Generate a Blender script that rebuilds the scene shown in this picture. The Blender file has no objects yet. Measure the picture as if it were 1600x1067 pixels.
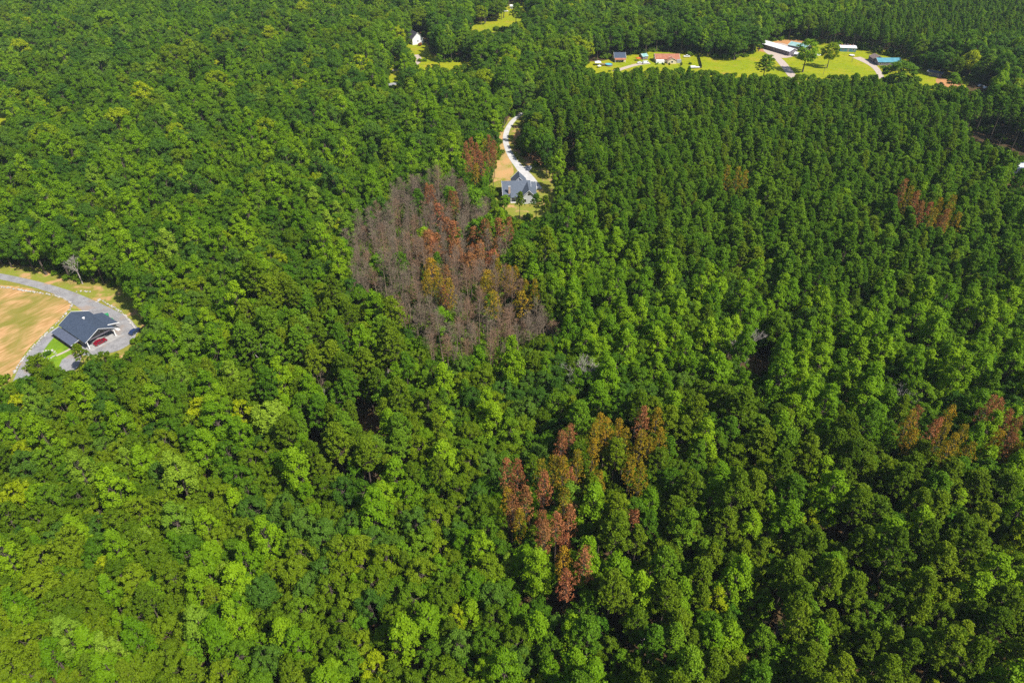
import bpy, bmesh, math, random
import numpy as np
from mathutils import Vector, Matrix

random.seed(7)
rng = np.random.default_rng(11)
sc = bpy.context.scene
COL = sc.collection
R = math.radians

# ------------------------------------------------------------------ camera
PITCH, CAMZ, FPX = R(37.0), 150.0, 1600 * 24.0 / 36.0
cam_d = bpy.data.cameras.new('camera')
cam_d.lens, cam_d.sensor_width, cam_d.sensor_fit = 24.0, 36.0, 'HORIZONTAL'
cam_d.clip_start, cam_d.clip_end = 1.0, 6000.0
cam = bpy.data.objects.new('camera', cam_d)
COL.objects.link(cam)
cam.location = (0, 0, CAMZ)
cam.rotation_euler = (R(90) - PITCH, 0, 0)
sc.camera = cam

# ------------------------------------------------------------------ sky and sun
SUN_EL, SUN_AZ = R(52.0), R(127.0)          # azimuth clockwise from +Y (the way the camera looks)
w = bpy.data.worlds.new('World'); sc.world = w; w.use_nodes = True
nt = w.node_tree
sky = nt.nodes.new('ShaderNodeTexSky'); sky.sky_type = 'NISHITA'; sky.sun_disc = False
sky.sun_elevation, sky.sun_rotation = SUN_EL, SUN_AZ
bg = nt.nodes['Background']; bg.inputs[1].default_value = 0.095
nt.links.new(sky.outputs[0], bg.inputs[0])
sun_d = bpy.data.lights.new('sun', 'SUN'); sun_d.energy = 5.0; sun_d.angle = R(0.5); sun_d.color = (1.0, 0.95, 0.86)
sun = bpy.data.objects.new('sun', sun_d); COL.objects.link(sun)
sdir = Vector((math.sin(SUN_AZ) * math.cos(SUN_EL), math.cos(SUN_AZ) * math.cos(SUN_EL), math.sin(SUN_EL)))
sun.rotation_euler = sdir.to_track_quat('Z', 'Y').to_euler()
sun.location = (200, -150, 300)
sc.view_settings.view_transform = 'Standard'; sc.view_settings.look = 'None'
sc.view_settings.exposure = 0.60; sc.view_settings.gamma = 1.0
sc.view_settings.use_curve_mapping = False
sc.render.engine = 'CYCLES'
sc.cycles.max_bounces = 6; sc.cycles.diffuse_bounces = 3; sc.cycles.transmission_bounces = 4
sc.cycles.transparent_max_bounces = 4; sc.cycles.volume_bounces = 0
sc.cycles.use_denoising = False
sc.cycles.sample_clamp_indirect = 4.0

# ------------------------------------------------------------------ place helpers
CP, SP = math.cos(PITCH), math.sin(PITCH)
def G(u, v, z=0.0):
    """a spot of the survey picture -> the point of the land at height z"""
    x, y = (u - 800) / FPX, -(v - 533.5) / FPX
    d = (x, CP + y * SP, -SP + y * CP)
    t = (z - CAMZ) / d[2]
    return Vector((d[0] * t, d[1] * t, z))
def proj(P):
    P = np.atleast_2d(P).astype(float)
    dep = P[:, 1] * CP - (P[:, 2] - CAMZ) * SP
    up = P[:, 1] * SP + (P[:, 2] - CAMZ) * CP
    dep = np.maximum(dep, 1e-3)
    return 800 + FPX * P[:, 0] / dep, 533.5 - FPX * up / dep, dep
def pip(u, v, poly):
    inside = np.zeros(len(u), bool); n = len(poly)
    for i in range(n):
        x0, y0 = poly[i]; x1, y1 = poly[(i + 1) % n]
        if y0 == y1: continue
        c = ((y0 > v) != (y1 > v)) & (u < (x1 - x0) * (v - y0) / (y1 - y0) + x0)
        inside ^= c
    return inside

# ------------------------------------------------------------------ mesh helpers
class MB:
    def __init__(s): s.v, s.f, s.m = [], [], []
    def hexa(s, p, mi=0):
        b = len(s.v); s.v += [tuple(q) for q in p]
        for f in ((0, 3, 2, 1), (4, 5, 6, 7), (0, 1, 5, 4), (1, 2, 6, 5), (2, 3, 7, 6), (3, 0, 4, 7)):
            s.f.append([b + i for i in f]); s.m.append(mi)
        return s
    def box(s, x0, x1, y0, y1, z0, z1, mi=0):
        return s.hexa([(x0, y0, z0), (x1, y0, z0), (x1, y1, z0), (x0, y1, z0), (x0, y0, z1), (x1, y0, z1), (x1, y1, z1), (x0, y1, z1)], mi)
    def slab(s, a, b, c, d, t, mi=0):
        """thick sheet, a-b-c-d counted anticlockwise seen from outside, thickness t inward"""
        a, b, c, d = map(Vector, (a, b, c, d)); n = (b - a).cross(d - a).normalized() * t
        return s.hexa([a - n, b - n, c - n, d - n, a, b, c, d], mi)
    def prism(s, prof, x0, x1, mi=0):
        """outline of (y, z) points pushed along x"""
        b = len(s.v); n = len(prof)
        s.v += [(x0, y, z) for y, z in prof] + [(x1, y, z) for y, z in prof]
        s.f.append([b + i for i in range(n)][::-1]); s.m.append(mi)
        s.f.append([b + n + i for i in range(n)]); s.m.append(mi)
        for i in range(n):
            j = (i + 1) % n; s.f.append([b + i, b + j, b + n + j, b + n + i]); s.m.append(mi)
        return s
    def tube(s, a, b, r0, r1, n=6, mi=0):
        a, b = Vector(a), Vector(b); d = (b - a).normalized()
        x = d.orthogonal().normalized(); y = d.cross(x); k = len(s.v)
        for p, r in ((a, r0), (b, r1)):
            for i in range(n):
                t = 2 * math.pi * i / n; s.v.append(tuple(p + x * (r * math.cos(t)) + y * (r * math.sin(t))))
        for i in range(n):
            j = (i + 1) % n; s.f.append([k + i, k + j, k + n + j, k + n + i]); s.m.append(mi)
        s.f.append([k + i for i in range(n)][::-1]); s.m.append(mi)
        s.f.append([k + n + i for i in range(n)]); s.m.append(mi)
        return s
    def mesh(s, name, mats):
        me = bpy.data.meshes.new(name); me.from_pydata(s.v, [], s.f)
        for m in (mats if isinstance(mats, (list, tuple)) else [mats]): me.materials.append(m)
        if max(s.m, default=0): me.polygons.foreach_set('material_index', s.m)
        bm = bmesh.new(); bm.from_mesh(me); bmesh.ops.recalc_face_normals(bm, faces=bm.faces); bm.to_mesh(me); bm.free()
        return me
    def build(s, name, mats, parent=None):
        return link(name, s.mesh(name, mats), parent)
def link(name, me, parent=None):
    o = bpy.data.objects.new(name, me); COL.objects.link(o)
    if parent is not None: o.parent = parent
    return o
def tag(o, label, cat, group=None):
    o['label'] = label; o['category'] = cat
    if group: o['group'] = group
    return o
def struct(o, kind='structure'): o['kind'] = kind; return o
def thing(name, label, cat, loc=(0, 0, 0), rz=0.0, group=None):
    o = bpy.data.objects.new(name, None); COL.objects.link(o); o.empty_display_size = 0.5
    o.location = loc; o.rotation_euler = (0, 0, rz)
    return tag(o, label, cat, group)
def quads_mesh(name, V, Q, mats, midx=None, attr=None):
    me = bpy.data.meshes.new(name); V = np.asarray(V, np.float32); Q = np.asarray(Q, np.int32)
    me.vertices.add(len(V)); me.vertices.foreach_set('co', V.ravel())
    me.loops.add(Q.size); me.loops.foreach_set('vertex_index', Q.ravel())
    me.polygons.add(len(Q)); me.polygons.foreach_set('loop_start', np.arange(0, Q.size, 4, dtype=np.int32))
    for m in mats: me.materials.append(m)
    if midx is not None: me.polygons.foreach_set('material_index', np.asarray(midx, np.int32))
    if attr is not None:
        a = me.attributes.new('leaf_tone', 'FLOAT', 'POINT'); a.data.foreach_set('value', np.asarray(attr, np.float32))
    me.update(calc_edges=True); me.validate()
    return me

# ------------------------------------------------------------------ materials
def newmat(name):
    m = bpy.data.materials.new(name); m.use_nodes = True
    return m, m.node_tree, m.node_tree.nodes['Principled BSDF']
def node(t, kind, **kw):
    n = t.nodes.new(kind)
    for k, v in kw.items(): setattr(n, k, v)
    return n
def mixc(t, fac, a, b, mode='MIX'):
    n = t.nodes.new('ShaderNodeMix'); n.data_type = 'RGBA'; n.blend_type = mode
    for sock, val in ((n.inputs[0], fac), (n.inputs[6], a), (n.inputs[7], b)):
        if hasattr(val, 'is_linked'): t.links.new(val, sock)
        elif isinstance(val, (int, float)): sock.default_value = val
        else: sock.default_value = (*val, 1)
    return n.outputs[2]
def math_n(t, op, a, b=0.0, c=None):
    n = t.nodes.new('ShaderNodeMath'); n.operation = op
    for i, val in enumerate((a, b, c)):
        if val is None: continue
        if hasattr(val, 'is_linked'): t.links.new(val, n.inputs[i])
        else: n.inputs[i].default_value = val
    return n.outputs[0]
def noise_fac(t, scale, lo, hi, detail=4, vec=None, dist=0.0):
    n = t.nodes.new('ShaderNodeTexNoise'); n.inputs['Scale'].default_value = scale; n.inputs['Detail'].default_value = detail
    n.inputs['Distortion'].default_value = dist
    if vec is None: vec = t.nodes.new('ShaderNodeTexCoord').outputs['Object']
    t.links.new(vec, n.inputs['Vector'])
    r = t.nodes.new('ShaderNodeMapRange'); r.inputs[1].default_value = lo; r.inputs[2].default_value = hi
    t.links.new(n.outputs[0], r.inputs[0]); return r.outputs[0]
def plain(name, c, rough=0.8, c2=None, scale=1.2, metal=0.0, spec=0.3):
    m, t, b = newmat(name)
    c2 = c2 or tuple(x * 0.75 for x in c)
    t.links.new(mixc(t, noise_fac(t, scale, 0.35, 0.65, 5), c, c2), b.inputs['Base Color'])
    b.inputs['Roughness'].default_value = rough; b.inputs['Metallic'].default_value = metal
    b.inputs['Specular IOR Level'].default_value = spec
    return m
def ground_mat(name, layers, base, bump=0.3):
    m, t, b = newmat(name); c = base
    for col, scale, lo, hi in layers: c = mixc(t, noise_fac(t, scale, lo, hi, 6), c, col)
    t.links.new(c, b.inputs['Base Color']); b.inputs['Roughness'].default_value = 0.95
    b.inputs['Specular IOR Level'].default_value = 0.1
    bp = t.nodes.new('ShaderNodeBump'); bp.inputs['Strength'].default_value = bump; bp.inputs['Distance'].default_value = 0.3
    nn = t.nodes.new('ShaderNodeTexNoise'); nn.inputs['Scale'].default_value = 1.3; nn.inputs['Detail'].default_value = 8
    t.links.new(t.nodes.new('ShaderNodeTexCoord').outputs['Object'], nn.inputs['Vector'])
    t.links.new(nn.outputs[0], bp.inputs['Height']); t.links.new(bp.outputs[0], b.inputs['Normal'])
    return m
def leaf_mat(name, a, b, spread=0.5, transl=0.36, tip=None, rough=0.55):
    """a: darker leaves, b: lighter leaves; every tree drifts a little by itself"""
    m, t, p = newmat(name)
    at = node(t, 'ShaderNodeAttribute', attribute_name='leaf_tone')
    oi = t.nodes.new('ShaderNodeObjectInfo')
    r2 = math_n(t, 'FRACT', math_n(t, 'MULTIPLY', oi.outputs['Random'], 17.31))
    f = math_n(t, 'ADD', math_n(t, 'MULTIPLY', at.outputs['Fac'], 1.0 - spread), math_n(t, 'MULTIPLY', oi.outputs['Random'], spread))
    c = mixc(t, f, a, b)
    hs = t.nodes.new('ShaderNodeHueSaturation'); t.links.new(c, hs.inputs['Color'])
    t.links.new(math_n(t, 'MULTIPLY_ADD', r2, 0.024, 0.477), hs.inputs['Hue'])
    t.links.new(math_n(t, 'MULTIPLY_ADD', r2, -0.36, 1.20), hs.inputs['Value'])
    hs.inputs['Saturation'].default_value = 1.0
    t.links.new(hs.outputs[0], p.inputs['Base Color']); p.inputs['Roughness'].default_value = rough
    p.inputs['Specular IOR Level'].default_value = 0.10
    tr = t.nodes.new('ShaderNodeBsdfTranslucent')
    t.links.new(mixc(t, 1.0, hs.outputs[0], (1.25, 1.3, 0.5), 'MULTIPLY'), tr.inputs['Color'])
    mx = t.nodes.new('ShaderNodeMixShader'); mx.inputs[0].default_value = transl
    t.links.new(p.outputs[0], mx.inputs[1]); t.links.new(tr.outputs[0], mx.inputs[2])
    t.links.new(mx.outputs[0], t.nodes['Material Output'].inputs['Surface'])
    return m

M = {}
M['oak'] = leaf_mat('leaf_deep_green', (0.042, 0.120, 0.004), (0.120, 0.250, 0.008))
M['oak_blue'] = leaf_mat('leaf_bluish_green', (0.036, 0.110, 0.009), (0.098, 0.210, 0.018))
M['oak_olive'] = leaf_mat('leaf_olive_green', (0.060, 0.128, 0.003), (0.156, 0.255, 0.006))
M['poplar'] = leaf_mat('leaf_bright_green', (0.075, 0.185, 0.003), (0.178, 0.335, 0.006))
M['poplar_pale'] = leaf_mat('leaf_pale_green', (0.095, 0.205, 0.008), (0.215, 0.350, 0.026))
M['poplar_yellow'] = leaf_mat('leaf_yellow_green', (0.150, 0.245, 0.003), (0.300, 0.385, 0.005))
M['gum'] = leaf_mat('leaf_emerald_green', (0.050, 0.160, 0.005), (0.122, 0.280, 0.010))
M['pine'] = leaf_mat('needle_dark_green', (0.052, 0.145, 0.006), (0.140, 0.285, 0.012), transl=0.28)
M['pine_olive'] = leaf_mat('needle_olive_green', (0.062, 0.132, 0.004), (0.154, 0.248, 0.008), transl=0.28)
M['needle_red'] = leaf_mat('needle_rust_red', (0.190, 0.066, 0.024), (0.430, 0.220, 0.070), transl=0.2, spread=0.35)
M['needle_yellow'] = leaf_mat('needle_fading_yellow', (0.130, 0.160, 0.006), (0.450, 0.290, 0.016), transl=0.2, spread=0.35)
M['bush'] = leaf_mat('leaf_undergrowth', (0.050, 0.125, 0.004), (0.130, 0.240, 0.007))
M['bark'] = plain('bark_grey_brown', (0.13, 0.10, 0.08), 0.95, (0.06, 0.045, 0.035), 3)
M['bark_pale'] = plain('bark_bleached', (0.42, 0.38, 0.35), 0.95, (0.30, 0.26, 0.235), 2)
M['twig'] = plain('twig_grey', (0.23, 0.175, 0.122), 0.95, (0.145, 0.108, 0.075), 2)
M['twig_red'] = plain('twig_reddish', (0.27, 0.165, 0.10), 0.95, (0.18, 0.105, 0.062), 2)

# ------------------------------------------------------------------ the ground
M['litter'] = ground_mat('forest_floor', [((0.11, 0.065, 0.030), 0.10, 0.40, 0.62), ((0.05, 0.065, 0.014), 0.35, 0.52, 0.70), ((0.17, 0.10, 0.05), 1.1, 0.60, 0.75)], (0.060, 0.040, 0.020))
M['lawn'] = ground_mat('lawn_grass', [((0.275, 0.285, 0.005), 0.035, 0.38, 0.62), ((0.320, 0.240, 0.030), 0.07, 0.56, 0.73), ((0.125, 0.170, 0.006), 0.25, 0.52, 0.72), ((0.20, 0.195, 0.012), 1.2, 0.48, 0.68)], (0.205, 0.262, 0.004))
M['lawn_green'] = ground_mat('lawn_fresh', [((0.17, 0.27, 0.012), 0.15, 0.4, 0.62), ((0.08, 0.16, 0.010), 0.8, 0.5, 0.75)], (0.125, 0.220, 0.012))
M['yard'] = ground_mat('yard_grass_and_clay', [((0.20, 0.19, 0.03), 0.12, 0.42, 0.58), ((0.42, 0.25, 0.115), 0.16, 0.54, 0.64), ((0.30, 0.22, 0.07), 0.7, 0.55, 0.7)], (0.185, 0.215, 0.025))
M['clay'] = ground_mat('bare_clay', [((0.46, 0.21, 0.08), 0.3, 0.4, 0.6), ((0.30, 0.20, 0.09), 1.0, 0.52, 0.66)], (0.36, 0.19, 0.085))
M['bare'] = ground_mat('bare_soil_and_straw', [((0.45, 0.26, 0.11), 0.12, 0.42, 0.58), ((0.24, 0.22, 0.04), 0.22, 0.52, 0.62), ((0.40, 0.29, 0.13), 1.0, 0.5, 0.7)], (0.36, 0.24, 0.09))
M['needles'] = ground_mat('pine_needle_floor', [((0.15, 0.08, 0.038), 0.25, 0.5, 0.64), ((0.04, 0.045, 0.014), 0.5, 0.46, 0.6)], (0.07, 0.04, 0.022))
M['concrete'] = plain('pale_concrete', (0.50, 0.49, 0.48), 0.85, (0.40, 0.39, 0.38), 0.35)
M['gravel'] = ground_mat('grey_gravel', [((0.19, 0.185, 0.19), 0.3, 0.4, 0.6), ((0.33, 0.32, 0.32), 2.5, 0.5, 0.7), ((0.27, 0.22, 0.19), 0.16, 0.54, 0.66)], (0.25, 0.245, 0.25))
M['asphalt'] = plain('worn_asphalt', (0.30, 0.30, 0.31), 0.9, (0.24, 0.24, 0.25), 0.4)
M['track'] = ground_mat('dusty_track', [((0.44, 0.36, 0.30), 0.5, 0.4, 0.6), ((0.30, 0.24, 0.19), 0.9, 0.55, 0.7)], (0.40, 0.33, 0.29))
def field_mat():
    """hay field: olive grass with long raked streaks of bare clay"""
    m, t, b = newmat('mown_field')
    tc = t.nodes.new('ShaderNodeTexCoord'); mp = t.nodes.new('ShaderNodeMapping'); t.links.new(tc.outputs['Object'], mp.inputs[0])
    mp.vector_type = 'TEXTURE'; mp.inputs['Rotation'].default_value[2] = R(58); mp.inputs['Scale'].default_value = (5.0, 0.8, 1.0)
    mp2 = t.nodes.new('ShaderNodeMapping'); t.links.new(tc.outputs['Object'], mp2.inputs[0]); mp2.vector_type = 'TEXTURE'; mp2.inputs['Rotation'].default_value[2] = R(58); mp2.inputs['Scale'].default_value = (1.3, 1.0, 1.0)
    big = noise_fac(t, 0.07, 0.40, 0.58, 5, mp2.outputs[0], dist=0.8)
    streak = noise_fac(t, 0.9, 0.34, 0.62, 6, mp.outputs[0])
    patch = math_n(t, 'MINIMUM', math_n(t, 'ADD', math_n(t, 'MULTIPLY', big, math_n(t, 'MULTIPLY_ADD', streak, 0.3, 0.7)), math_n(t, 'MULTIPLY', streak, 0.10)), 1.0)
    grass = mixc(t, noise_fac(t, 0.5, 0.4, 0.65, 5, mp.outputs[0]), (0.165, 0.165, 0.022), (0.225, 0.190, 0.045))
    clay = mixc(t, streak, (0.36, 0.19, 0.075), (0.52, 0.31, 0.15))
    t.links.new(mixc(t, patch, grass, clay), b.inputs['Base Color']); b.inputs['Roughness'].default_value = 0.95
    b.inputs['Specular IOR Level'].default_value = 0.1
    return m
M['field'] = field_mat()

gs = MB(); S0 = 3000
for i in range(6):
    for j in range(6):
        x0, y0 = -S0 + i * 1000, -1500 + j * 1000
        b = len(gs.v); gs.v += [(x0, y0, 0), (x0 + 1000, y0, 0), (x0 + 1000, y0 + 1000, 0), (x0, y0 + 1000, 0)]; gs.f.append([b, b + 1, b + 2, b + 3]); gs.m.append(0)
gm = bpy.data.meshes.new('ground'); gm.from_pydata(gs.v, [], gs.f); gm.materials.append(M['litter'])
bmx = bmesh.new(); bmx.from_mesh(gm); bmesh.ops.remove_doubles(bmx, verts=bmx.verts, dist=0.01); bmx.to_mesh(gm); bmx.free()
struct(link('ground', gm))

def chaikin(p, closed=True, it=2):
    for _ in range(it):
        q = []; n = len(p)
        if not closed: q.append(p[0])
        for i in range(n if closed else n - 1):
            a, b = Vector(p[i]), Vector(p[(i + 1) % n]); q += [a * 0.75 + b * 0.25, a * 0.25 + b * 0.75]
        if not closed: q.append(p[-1])
        p = q
    return [Vector(x) for x in p]
def sheet(name, pts, z, mat, smooth=2):
    p = chaikin([(q[0], q[1], 0) for q in pts], True, smooth) if smooth else [Vector((q[0], q[1], 0)) for q in pts]
    bm = bmesh.new(); f = bm.faces.new([bm.verts.new((q.x, q.y, z)) for q in p]); bm.normal_update()
    if f.normal.z < 0: f.normal_flip()
    bmesh.ops.triangulate(bm, faces=[f]); me = bpy.data.meshes.new(name); bm.to_mesh(me); bm.free(); me.materials.append(mat)
    return struct(link(name, me))
def psheet(name, px, z, mat, smooth=2): return sheet(name, [G(u, v) for u, v in px], z, mat, smooth)
def ribbon(name, px, widths, z, mat, thick=0.0):
    p = chaikin([Vector((*G(u, v).xy, 0)) for u, v in px], False, 3); n = len(p)
    ws = np.interp(np.linspace(0, 1, n), np.linspace(0, 1, len(widths)), widths)
    V, Fc = [], []
    for i in range(n):
        d = (p[min(i + 1, n - 1)] - p[max(i - 1, 0)]).normalized(); s = Vector((-d.y, d.x, 0)) * ws[i] / 2
        V += [(p[i].x - s.x, p[i].y - s.y, z), (p[i].x + s.x, p[i].y + s.y, z)]
        if i: Fc.append([2 * i - 2, 2 * i - 1, 2 * i + 1, 2 * i])
    me = bpy.data.meshes.new(name); me.from_pydata(V, [], Fc); me.materials.append(mat)
    bm = bmesh.new(); bm.from_mesh(me); bmesh.ops.recalc_face_normals(bm, faces=bm.faces)
    if sum(f.normal.z for f in bm.faces) < 0: bmesh.ops.reverse_faces(bm, faces=bm.faces)
    bm.to_mesh(me); bm.free()
    return struct(link(name, me))

# lawns, fields, yards (each sheet a little above the one below)
psheet('lawn', [(880, 98), (915, 97), (945, 96), (965, 88), (1000, 82), (1060, 78), (1110, 80), (1160, 80), (1188, 66), (1200, 58), (1262, 56), (1300, 68), (1345, 72), (1420, 84), (1440, 100), (1500, 116), (1520, 126), (1500, 146), (1440, 146), (1350, 142), (1250, 140), (1150, 138), (1050, 132), (960, 128), (890, 118)], 0.03, M['lawn'])
psheet('lawn', [(602, 98), (606, 84), (626, 68), (640, 62), (668, 66), (672, 86), (690, 90), (750, 92), (752, 112), (700, 122), (640, 142), (600, 142)], 0.03, M['lawn'])
psheet('lawn', [(728, 40), (760, 30), (782, 22), (790, 4), (812, 0), (834, 8), (836, 26), (818, 36), (800, 44), (770, 52), (734, 54)], 0.03, M['lawn'])
psheet('lawn', [(-30, 160), (12, 162), (18, 185), (14, 215), (-40, 225)], 0.03, M['lawn'])
psheet('lawn', [(282, 106), (312, 104), (318, 124), (284, 126)], 0.03, M['lawn'])
psheet('lawn', [(330, 90), (354, 88), (358, 104), (332, 106)], 0.03, M['lawn'])
psheet('lawn', [(998, -6), (1026, -6), (1026, 6), (1000, 6)], 0.03, M['lawn'])
psheet('yard', [(796, 180), (790, 196), (778, 206), (774, 235), (764, 262), (752, 290), (756, 330), (790, 352), (862, 352), (884, 318), (884, 290), (858, 255), (880, 220), (850, 196), (824, 178)], 0.03, M['yard'])
psheet('yard', [(-140, 405), (0, 412), (70, 420), (150, 432), (200, 446), (238, 476), (238, 520), (215, 570), (140, 610), (40, 640), (-160, 640)], 0.03, M['yard'])
psheet('field', [(-160, 434), (0, 445), (60, 452), (98, 462), (114, 475), (100, 492), (70, 520), (40, 548), (22, 582), (8, 606), (-160, 640)], 0.06, M['field'])
psheet('lawn', [(52, 568), (57, 545), (75, 530), (86, 522), (100, 528), (118, 545), (100, 575), (70, 600), (52, 600)], 0.06, M['lawn_green'])
psheet('clay_patch', [(1462, 122), (1476, 121), (1502, 129), (1508, 137), (1500, 146), (1478, 142), (1462, 130)], 0.06, M['clay'])
psheet('clay_patch', [(1180, 76), (1196, 70), (1216, 63), (1262, 62), (1262, 70), (1225, 76), (1195, 84)], 0.06, M['clay'])
psheet('clay_patch', [(1500, 176), (1530, 178), (1640, 222), (1660, 270), (1600, 262), (1500, 230)], 0.03, M['needles'])
psheet('clay_patch', [(774, 208), (786, 199), (789, 215), (790, 232), (797, 250), (803, 264), (802, 276), (780, 282), (762, 288), (766, 268), (777, 254), (781, 234)], 0.05, M['bare'])
psheet('clay_patch', [(800, 215), (812, 200), (850, 205), (866, 235), (850, 262), (828, 256), (808, 240)], 0.05, M['clay'])

# roads and drives
ribbon('driveway', [(826, 170), (812, 180), (800, 190), (791, 205), (789, 222), (798, 245), (812, 262), (824, 276), (838, 296)], [3.2, 3.2, 3.2, 3.2, 3.4, 4.5, 6.4, 6.4], 0.09, M['concrete'])
psheet('driveway', [(815, 262), (828, 258), (832, 262), (827, 268), (818, 272)], 0.094, M['concrete'], 1)
ribbon('driveway', [(-120, 418), (-20, 428), (40, 440), (90, 454), (122, 468), (150, 484), (180, 502), (196, 522)], [3.8, 3.8, 3.8, 4.2, 5.5, 7.5, 9.5, 9.5], 0.09, M['gravel'])
psheet('driveway', [(140, 520), (176, 505), (210, 512), (214, 528), (190, 548), (150, 556), (120, 556)], 0.095, M['gravel'])
ribbon('driveway', [(92, 514), (75, 528), (60, 545), (44, 568), (34, 595)], [3.5, 4, 5, 5.5], 0.099, M['gravel'])
psheet('driveway', [(92, 566), (112, 552), (130, 552), (120, 580), (95, 590)], 0.095, M['gravel'], 1)
ribbon('garden_path', [(117, 541), (104, 549), (88, 556)], [1.1, 1.1], 0.11, M['track'])
ribbon('road', [(560, 138), (612, 132), (660, 126), (720, 118)], [6, 6], 0.07, M['asphalt'])
ribbon('driveway', [(600, 113), (620, 110), (640, 105), (652, 100), (656, 92), (650, 86)], [4, 4, 4, 4], 0.075, M['track'])
ribbon('driveway', [(1258, 145), (1240, 122), (1222, 98), (1214, 91)], [6.5, 6.5], 0.09, M['track'])
ribbon('driveway', [(1205, 93), (1222, 88), (1240, 85)], [6, 6], 0.094, M['track'])
psheet('driveway', [(1190, 74), (1212, 66), (1232, 70), (1248, 82), (1240, 90), (1215, 92), (1196, 84)], 0.086, M['track'])
ribbon('driveway', [(1385, 140), (1376, 118), (1368, 106), (1355, 97), (1338, 90)], [4, 4, 5, 8, 8], 0.09, M['track'])
ribbon('driveway', [(960, 112), (975, 107), (995, 101), (1015, 99)], [4.5, 4.5], 0.09, M['track'])

# ------------------------------------------------------------------ tree prototypes
def unit(a): return a / np.maximum(np.linalg.norm(a, axis=1, keepdims=True), 1e-9)
def rand_dirs(n): return unit(rng.normal(size=(n, 3)))
def leaf_quads(P, N, L, W, bend=0.25):
    """kite-shaped leaf sprays: P centres, N facing, L half length, W half width"""
    n = len(P); t = unit(np.cross(N, rand_dirs(n))); b = np.cross(N, t)
    L = np.broadcast_to(np.asarray(L, float), n)[:, None]; W = np.broadcast_to(np.asarray(W, float), n)[:, None]
    k = rng.uniform(-0.35, 0.35, (n, 1))
    V = np.stack([P - t * L - N * L * bend, P + b * W + t * L * k, P + t * L - N * L * bend, P - b * W + t * L * k * 0.5], 1)
    return V.reshape(-1, 3), np.arange(4 * n).reshape(-1, 4)
class Tubes:
    def __init__(s): s.V, s.Q, s.k = [], [], 0
    def add(s, pts, rad, n=6):
        pts = np.asarray(pts, float); m = len(pts)
        for i in range(m):
            d = pts[min(i + 1, m - 1)] - pts[max(i - 1, 0)]; d = d / (np.linalg.norm(d) + 1e-9)
            a = np.array([1, 0, 0]) if abs(d[0]) < 0.8 else np.array([0, 1, 0])
            x = np.cross(d, a); x /= np.linalg.norm(x); y = np.cross(d, x)
            th = np.arange(n) * 2 * math.pi / n
            s.V.append(pts[i] + rad[i] * (np.cos(th)[:, None] * x + np.sin(th)[:, None] * y))
        b = s.k
        for i in range(m - 1):
            for j in range(n):
                jj = (j + 1) % n; s.Q.append((b + i * n + j, b + i * n + jj, b + (i + 1) * n + jj, b + (i + 1) * n + j))
        s.k += m * n
    def get(s): return np.concatenate(s.V), np.array(s.Q)
def limb(tb, a, b, r0, r1, n=4, sag=0.0, segs=3):
    a, b = np.asarray(a, float), np.asarray(b, float); t = np.linspace(0, 1, segs + 1)[:, None]
    L = np.linalg.norm(b - a); p = a + (b - a) * t + rng.normal(size=(segs + 1, 3)) * 0.05 * L * (t * (1 - t) * 4)
    p[:, 2] += sag * L * (t[:, 0] * (1 - t[:, 0]))
    tb.add(p, np.linspace(r0, r1, segs + 1), n); return p

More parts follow.
